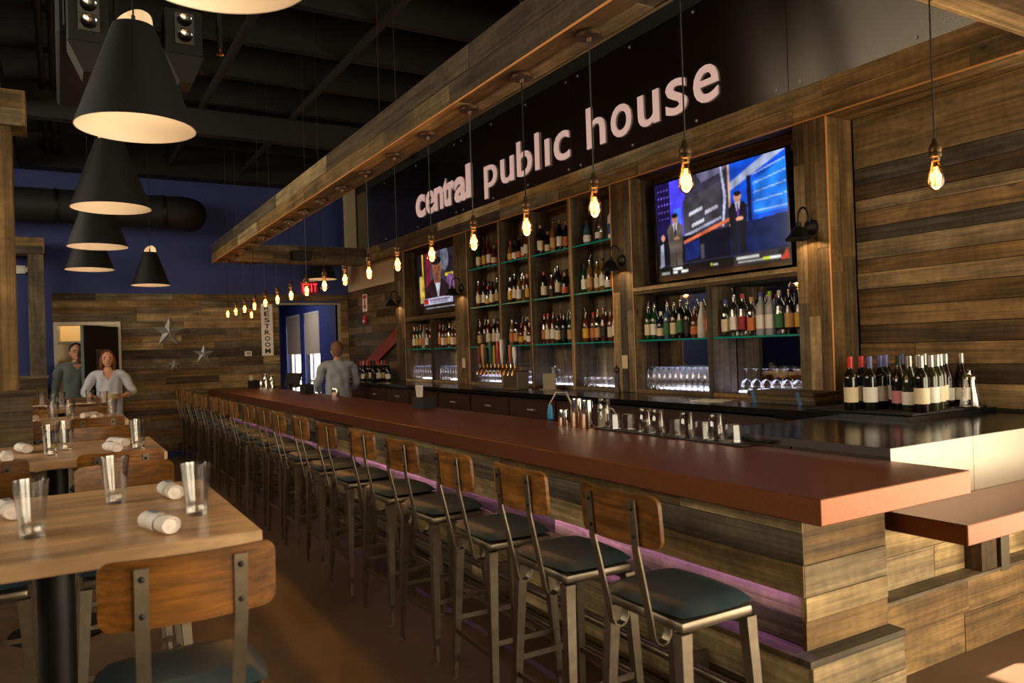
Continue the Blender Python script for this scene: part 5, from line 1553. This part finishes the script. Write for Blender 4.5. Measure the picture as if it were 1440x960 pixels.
def person(label, loc, rz, H, pose, shirt, hair, hair_long=False, build=1.0, glasses=False, look=0.0):
    """figure faces local -y; pose gives elbow and wrist points (left, right) in metres for a 1.75 m figure"""
    k = H/1.75
    t = thing('person', label, 'person', loc, rz)
    hip, chest, neck, hd = (0, 0, 0.93), (0, 0.01, 1.28), (0, 0.01, 1.47), (0, -0.015, 1.635)
    sh = 0.185*build
    arms = {}
    for s, nm in ((-1, 'r'), (1, 'l')):
        arms[nm] = ((s*sh, 0.015, 1.42), pose[nm][0], pose[nm][1])
    V = [hip, (0, 0.0, 1.10), chest, (0, 0.012, 1.40), neck, (0, -0.005, 1.56)]
    Rr = [(0.155*build, 0.115*build), (0.145*build, 0.105*build), (0.165*build, 0.115*build), (0.12*build, 0.085), 0.055, 0.052]
    E = [(0, 1), (1, 2), (2, 3), (3, 4), (4, 5)]
    def chain(start, pts):
        prev = start
        for p, r in pts:
            V.append(p)
            Rr.append(r)
            E.append((prev, len(V)-1))
            prev = len(V)-1
        return prev
    for nm in ('r', 'l'):
        s_, e_, w_ = arms[nm]
        mid = tuple((a+b)/2 for a, b in zip(s_, e_))
        chain(3, [(s_, 0.062), (mid, 0.050), (e_, 0.042), (tuple((a+b)/2 for a, b in zip(e_, w_)), 0.038), (w_, 0.027)])
    for s in (-1, 1):
        chain(0, [((s*0.095, 0.0, 0.86), 0.092), ((s*0.10, -0.005, 0.68), 0.078), ((s*0.10, -0.01, 0.50), 0.058), ((s*0.10, 0.005, 0.32), 0.055), ((s*0.10, 0.02, 0.10), 0.036), ((s*0.10, 0.015, 0.045), 0.038), ((s*0.11, -0.10, 0.028), 0.028), ((s*0.112, -0.155, 0.024), 0.020)])
    body = [skin_mesh(V, E, Rr, 1)]
    # head with brow, nose, chin and ears
    def face(p):
        q = p.copy()
        if p.z < 0:
            q.x *= 1-0.22*(-p.z)**1.5
            q.y = q.y*(1-0.10*(-p.z)) if p.y > 0 else q.y
        return q
    body.append(ellipsoid(hd, (0.076, 0.096, 0.118), 24, 18, face))
    body.append(ellipsoid((0, -0.108, 1.618), (0.013, 0.020, 0.026), 10, 8))
    body.append(ellipsoid((0, -0.095, 1.548), (0.030, 0.026, 0.022), 10, 8))
    body.append(ellipsoid((0, -0.098, 1.662), (0.055, 0.014, 0.014), 12, 8))
    for s in (-1, 1):
        body.append(ellipsoid((s*0.078, 0.0, 1.625), (0.010, 0.020, 0.032), 10, 8))
    # hands: palm, four fingers of different length, thumb
    for nm, s in (('r', -1), ('l', 1)):
        e_, w_ = Vector(arms[nm][1]), Vector(arms[nm][2])
        d = (w_-e_).normalized()
        up = Vector(pose[nm][2]).normalized()          # back of the hand
        side = d.cross(up).normalized()
        up = side.cross(d).normalized()
        pc = w_+d*0.05
        hv, he, hr = [tuple(w_-d*0.01), tuple(w_+d*0.03), tuple(w_+d*0.085)], [(0, 1), (1, 2)], [(0.027, 0.022), (0.036, 0.017), (0.038, 0.015)]
        body.append(skin_mesh(hv, he, hr, 1))
        curl = pose[nm][3]
        for fi, (off, ln) in enumerate(((-0.030, 0.062), (-0.010, 0.074), (0.011, 0.070), (0.031, 0.055))):
            p0 = w_+d*0.075+side*off
            a1, a2, a3 = curl*0.5, curl*1.2, curl*1.8
            p1 = p0+(d*math.cos(a1)-up*math.sin(a1))*ln*0.45
            p2 = p1+(d*math.cos(a2)-up*math.sin(a2))*ln*0.32
            p3 = p2+(d*math.cos(a3)-up*math.sin(a3))*ln*0.27
            body.append(skin_mesh([tuple(p0), tuple(p1), tuple(p2), tuple(p3)], [(0, 1), (1, 2), (2, 3)], [0.0095, 0.009, 0.0085, 0.0075], 1))
        th = -1 if nm == 'l' else 1
        inn = side*(1 if pose[nm][4] > 0 else -1)
        q0 = w_+d*0.025+inn*0.028
        q1 = q0+(d*0.6+inn*0.75-up*0.2).normalized()*0.035
        q2 = q1+(d*0.85+inn*0.4-up*0.35).normalized()*0.03
        body.append(skin_mesh([tuple(q0), tuple(q1), tuple(q2)], [(0, 1), (1, 2)], [0.013, 0.011, 0.008], 1))
    b = fuse(body, 'body', 'skin', t, 0.0075)
    # clothes: shells lifted off the body surface, chosen by the nearest bone
    segs = [('torso', (0, 0, 0.86), (0, 0.012, 1.40)), ('neck', (0, 0.01, 1.475), (0, 0, 1.75))]
    for nm in ('r', 'l'):
        s_, e_, w_ = [Vector(p) for p in arms[nm]]
        segs += [('upper', (0, 0.012, 1.40), s_), ('upper', s_, e_), ('fore', e_, w_), ('hand', w_+(w_-e_).normalized()*0.02, w_+(w_-e_).normalized()*0.17)]
    for s in (-1, 1):
        segs += [('leg', (s*0.095, 0, 0.84), (s*0.10, -0.01, 0.50)), ('leg', (s*0.10, -0.01, 0.50), (s*0.10, 0.02, 0.07)), ('foot', (s*0.10, 0.015, 0.04), (s*0.112, -0.155, 0.024))]
    segs = [(n, Vector(p), Vector(q)) for n, p, q in segs]
    me = b.data
    cls = []
    for v in me.vertices:
        best = None
        for n, p, q in segs:
            d = q-p
            tt = max(0.0, min(1.0, (v.co-p).dot(d)/d.length_squared))
            dist = (v.co-(p+d*tt)).length
            if n in ('upper', 'fore', 'hand'):
                dist *= 1.35
            if best is None or dist < best[0]:
                best = (dist, n, tt)
        cls.append(best)
    cut = pose['r'][5]
    vneck = 0.10 if hair_long else 0.05
    def in_shirt(i):
        _, n, tt = cls[i]
        c = me.vertices[i].co
        if n == 'torso' or n == 'upper':
            return not (c.y < -0.02 and c.z > 1.44-vneck+abs(c.x)*1.6 and abs(c.x) < 0.06)
        if n == 'neck':
            return c.z < 1.485 and not (c.y < -0.01 and abs(c.x) < 0.055)
        return (n == 'fore' and tt < cut) or (n == 'leg' and c.z > 0.80)
    def in_trousers(i):
        _, n, tt = cls[i]
        return (n == 'leg' and me.vertices[i].co.z > 0.07) or (n == 'torso' and me.vertices[i].co.z < 0.94)
    def shell(name, mt, test, lift, fold):
        keep = [test(i) for i in range(len(me.vertices))]
        idx, vs, fs = {}, [], []
        for p in me.polygons:
            if all(keep[i] for i in p.vertices):
                f = []
                for i in p.vertices:
                    if i not in idx:
                        idx[i] = len(vs)
                        v = me.vertices[i]
                        w = lift+fold*(math.sin(v.co.z*38+v.co.x*21)+math.sin(v.co.x*47-v.co.z*17+v.co.y*30))
                        vs.append(v.co+v.normal*w)
                    f.append(idx[i])
                fs.append(f)
        ms = bpy.data.meshes.new(name)
        ms.from_pydata([tuple(v) for v in vs], [], fs)
        ms.materials.append(MAT[mt])
        ms.shade_smooth()
        link_mesh(name, ms, t)
    shell('trousers', 'trousers', in_trousers, 0.012, 0.002)
    shell('shirt', shirt, in_shirt, 0.017, 0.003)
    col = MB()
    col.lathe([(0.078, 1.445), (0.072, 1.47), (0.064, 1.50), (0.060, 1.50), (0.067, 1.468)], 20, (0, 0.012, 0), cap0=False, cap1=False)
    col.v = [v for v in col.v]
    if not hair_long:
        col.build('collar', shirt, t, smooth=True)
    for s in (-1, 1):
        MB().add(*ellipsoid((s*0.11, -0.055, 0.042), (0.05, 0.135, 0.042), 16, 10)).build('shoe', 'black_paint', t, smooth=True)
    # hair cap, eyes, brows, mouth
    hp = [ellipsoid((0, 0.016, 1.668), (0.088, 0.102, 0.106), 20, 14)]
    if hair_long:
        hp += [ellipsoid((0.078, 0.0, 1.565), (0.030, 0.062, 0.125), 14, 12), ellipsoid((-0.078, 0.0, 1.565), (0.030, 0.062, 0.125), 14, 12), ellipsoid((0, 0.062, 1.56), (0.075, 0.045, 0.125), 14, 12)]
    else:
        hp += [ellipsoid((0, 0.055, 1.615), (0.070, 0.050, 0.075), 14, 12)]
    hm = MB()
    for vs, fs in hp:
        hm.add(vs, fs)
    ho = fuse(hp, 'hair', hair, t, 0.009)
    me = ho.data                                       # free the face: pull the hair back from the forehead
    for v in me.vertices:
        if v.co.y < -0.02 and v.co.z < 1.70 and abs(v.co.x) < (0.062 if hair_long else 0.09):
            v.co.y = -0.02+(v.co.y+0.02)*0.15
    for s in (-1, 1):
        MB().add(*ellipsoid((s*0.031, -0.094, 1.637), (0.014, 0.010, 0.009), 10, 8)).build('eye', 'eye', t, smooth=True)
        MB().add(*ellipsoid((s*0.031, -0.104, 1.664), (0.019, 0.008, 0.006), 10, 6)).build('eyebrow', hair, t, smooth=True)
    MB().add(*ellipsoid((0, -0.103, 1.572), (0.022, 0.008, 0.007), 10, 6)).build('mouth', 'lip', t, smooth=True)
    if glasses:
        g = MB()
        for s in (-1, 1):
            g.tube([(s*0.031+0.021*math.cos(a*math.pi/6), -0.112, 1.636+0.016*math.sin(a*math.pi/6)) for a in range(13)], 0.0022, 5, cap=False)
            g.tube([(s*0.052, -0.112, 1.64), (s*0.08, -0.01, 1.64)], 0.0022, 5)
        g.tube([(-0.01, -0.113, 1.64), (0.01, -0.113, 1.64)], 0.0022, 5)
        g.build('glasses', 'black_metal', t)
    t.scale = (k, k, k)
    return t
# man in the doorway: arms at his sides
person('man in a dark grey pullover and glasses standing in the kitchen doorway', (0.20, 12.95, 0), 0.12, 1.84,
       {'r': ((-0.27, 0.03, 1.14), (-0.27, -0.04, 0.90), (-1, 0, 0), 0.45, -1, 0.92), 'l': ((0.27, 0.03, 1.14), (0.27, -0.04, 0.90), (1, 0, 0), 0.45, 1, 0.92)}, 'shirt_grey', 'hair_dark', build=1.12, glasses=True)
# woman holding a bowl
wom = person('woman with auburn hair in a pale shirt, holding a white bowl by the black door', (0.56, 11.95, 0), -0.05, 1.71,
       {'r': ((-0.30, -0.02, 1.16), (-0.13, -0.25, 1.09), (-0.6, -0.5, 0.3), 0.9, 1, 0.45), 'l': ((0.32, -0.02, 1.16), (0.15, -0.25, 1.11), (0.6, -0.5, 0.3), 0.9, -1, 0.45)}, 'shirt_pale', 'hair_auburn', hair_long=True, build=0.98)
o = MB().lathe([(0.0, 0), (0.06, 0), (0.065, 0.006), (0.10, 0.05), (0.108, 0.105), (0.104, 0.106), (0.096, 0.052), (0.06, 0.012), (0.0, 0.01)], 24, cap0=False, cap1=False).build('bowl', 'cream', None, (0.555, 11.66, 1.03), smooth=True)
tag(o, 'white bowl held in the hands of the woman by the door', 'bowl')
# bartender, back to the room
person('man in a pale blue-grey shirt behind the bar, seen from the back', (3.36, 10.58, 0), math.pi-0.12, 1.73,
       {'r': ((-0.28, -0.03, 1.15), (-0.22, -0.25, 1.03), (-0.5, 0, 0.9), 0.6, 1, 0.55), 'l': ((0.28, -0.03, 1.15), (0.22, -0.25, 1.03), (0.5, 0, 0.9), 0.6, -1, 0.55)}, 'shirt_stripe', 'hair_grey', build=1.12)
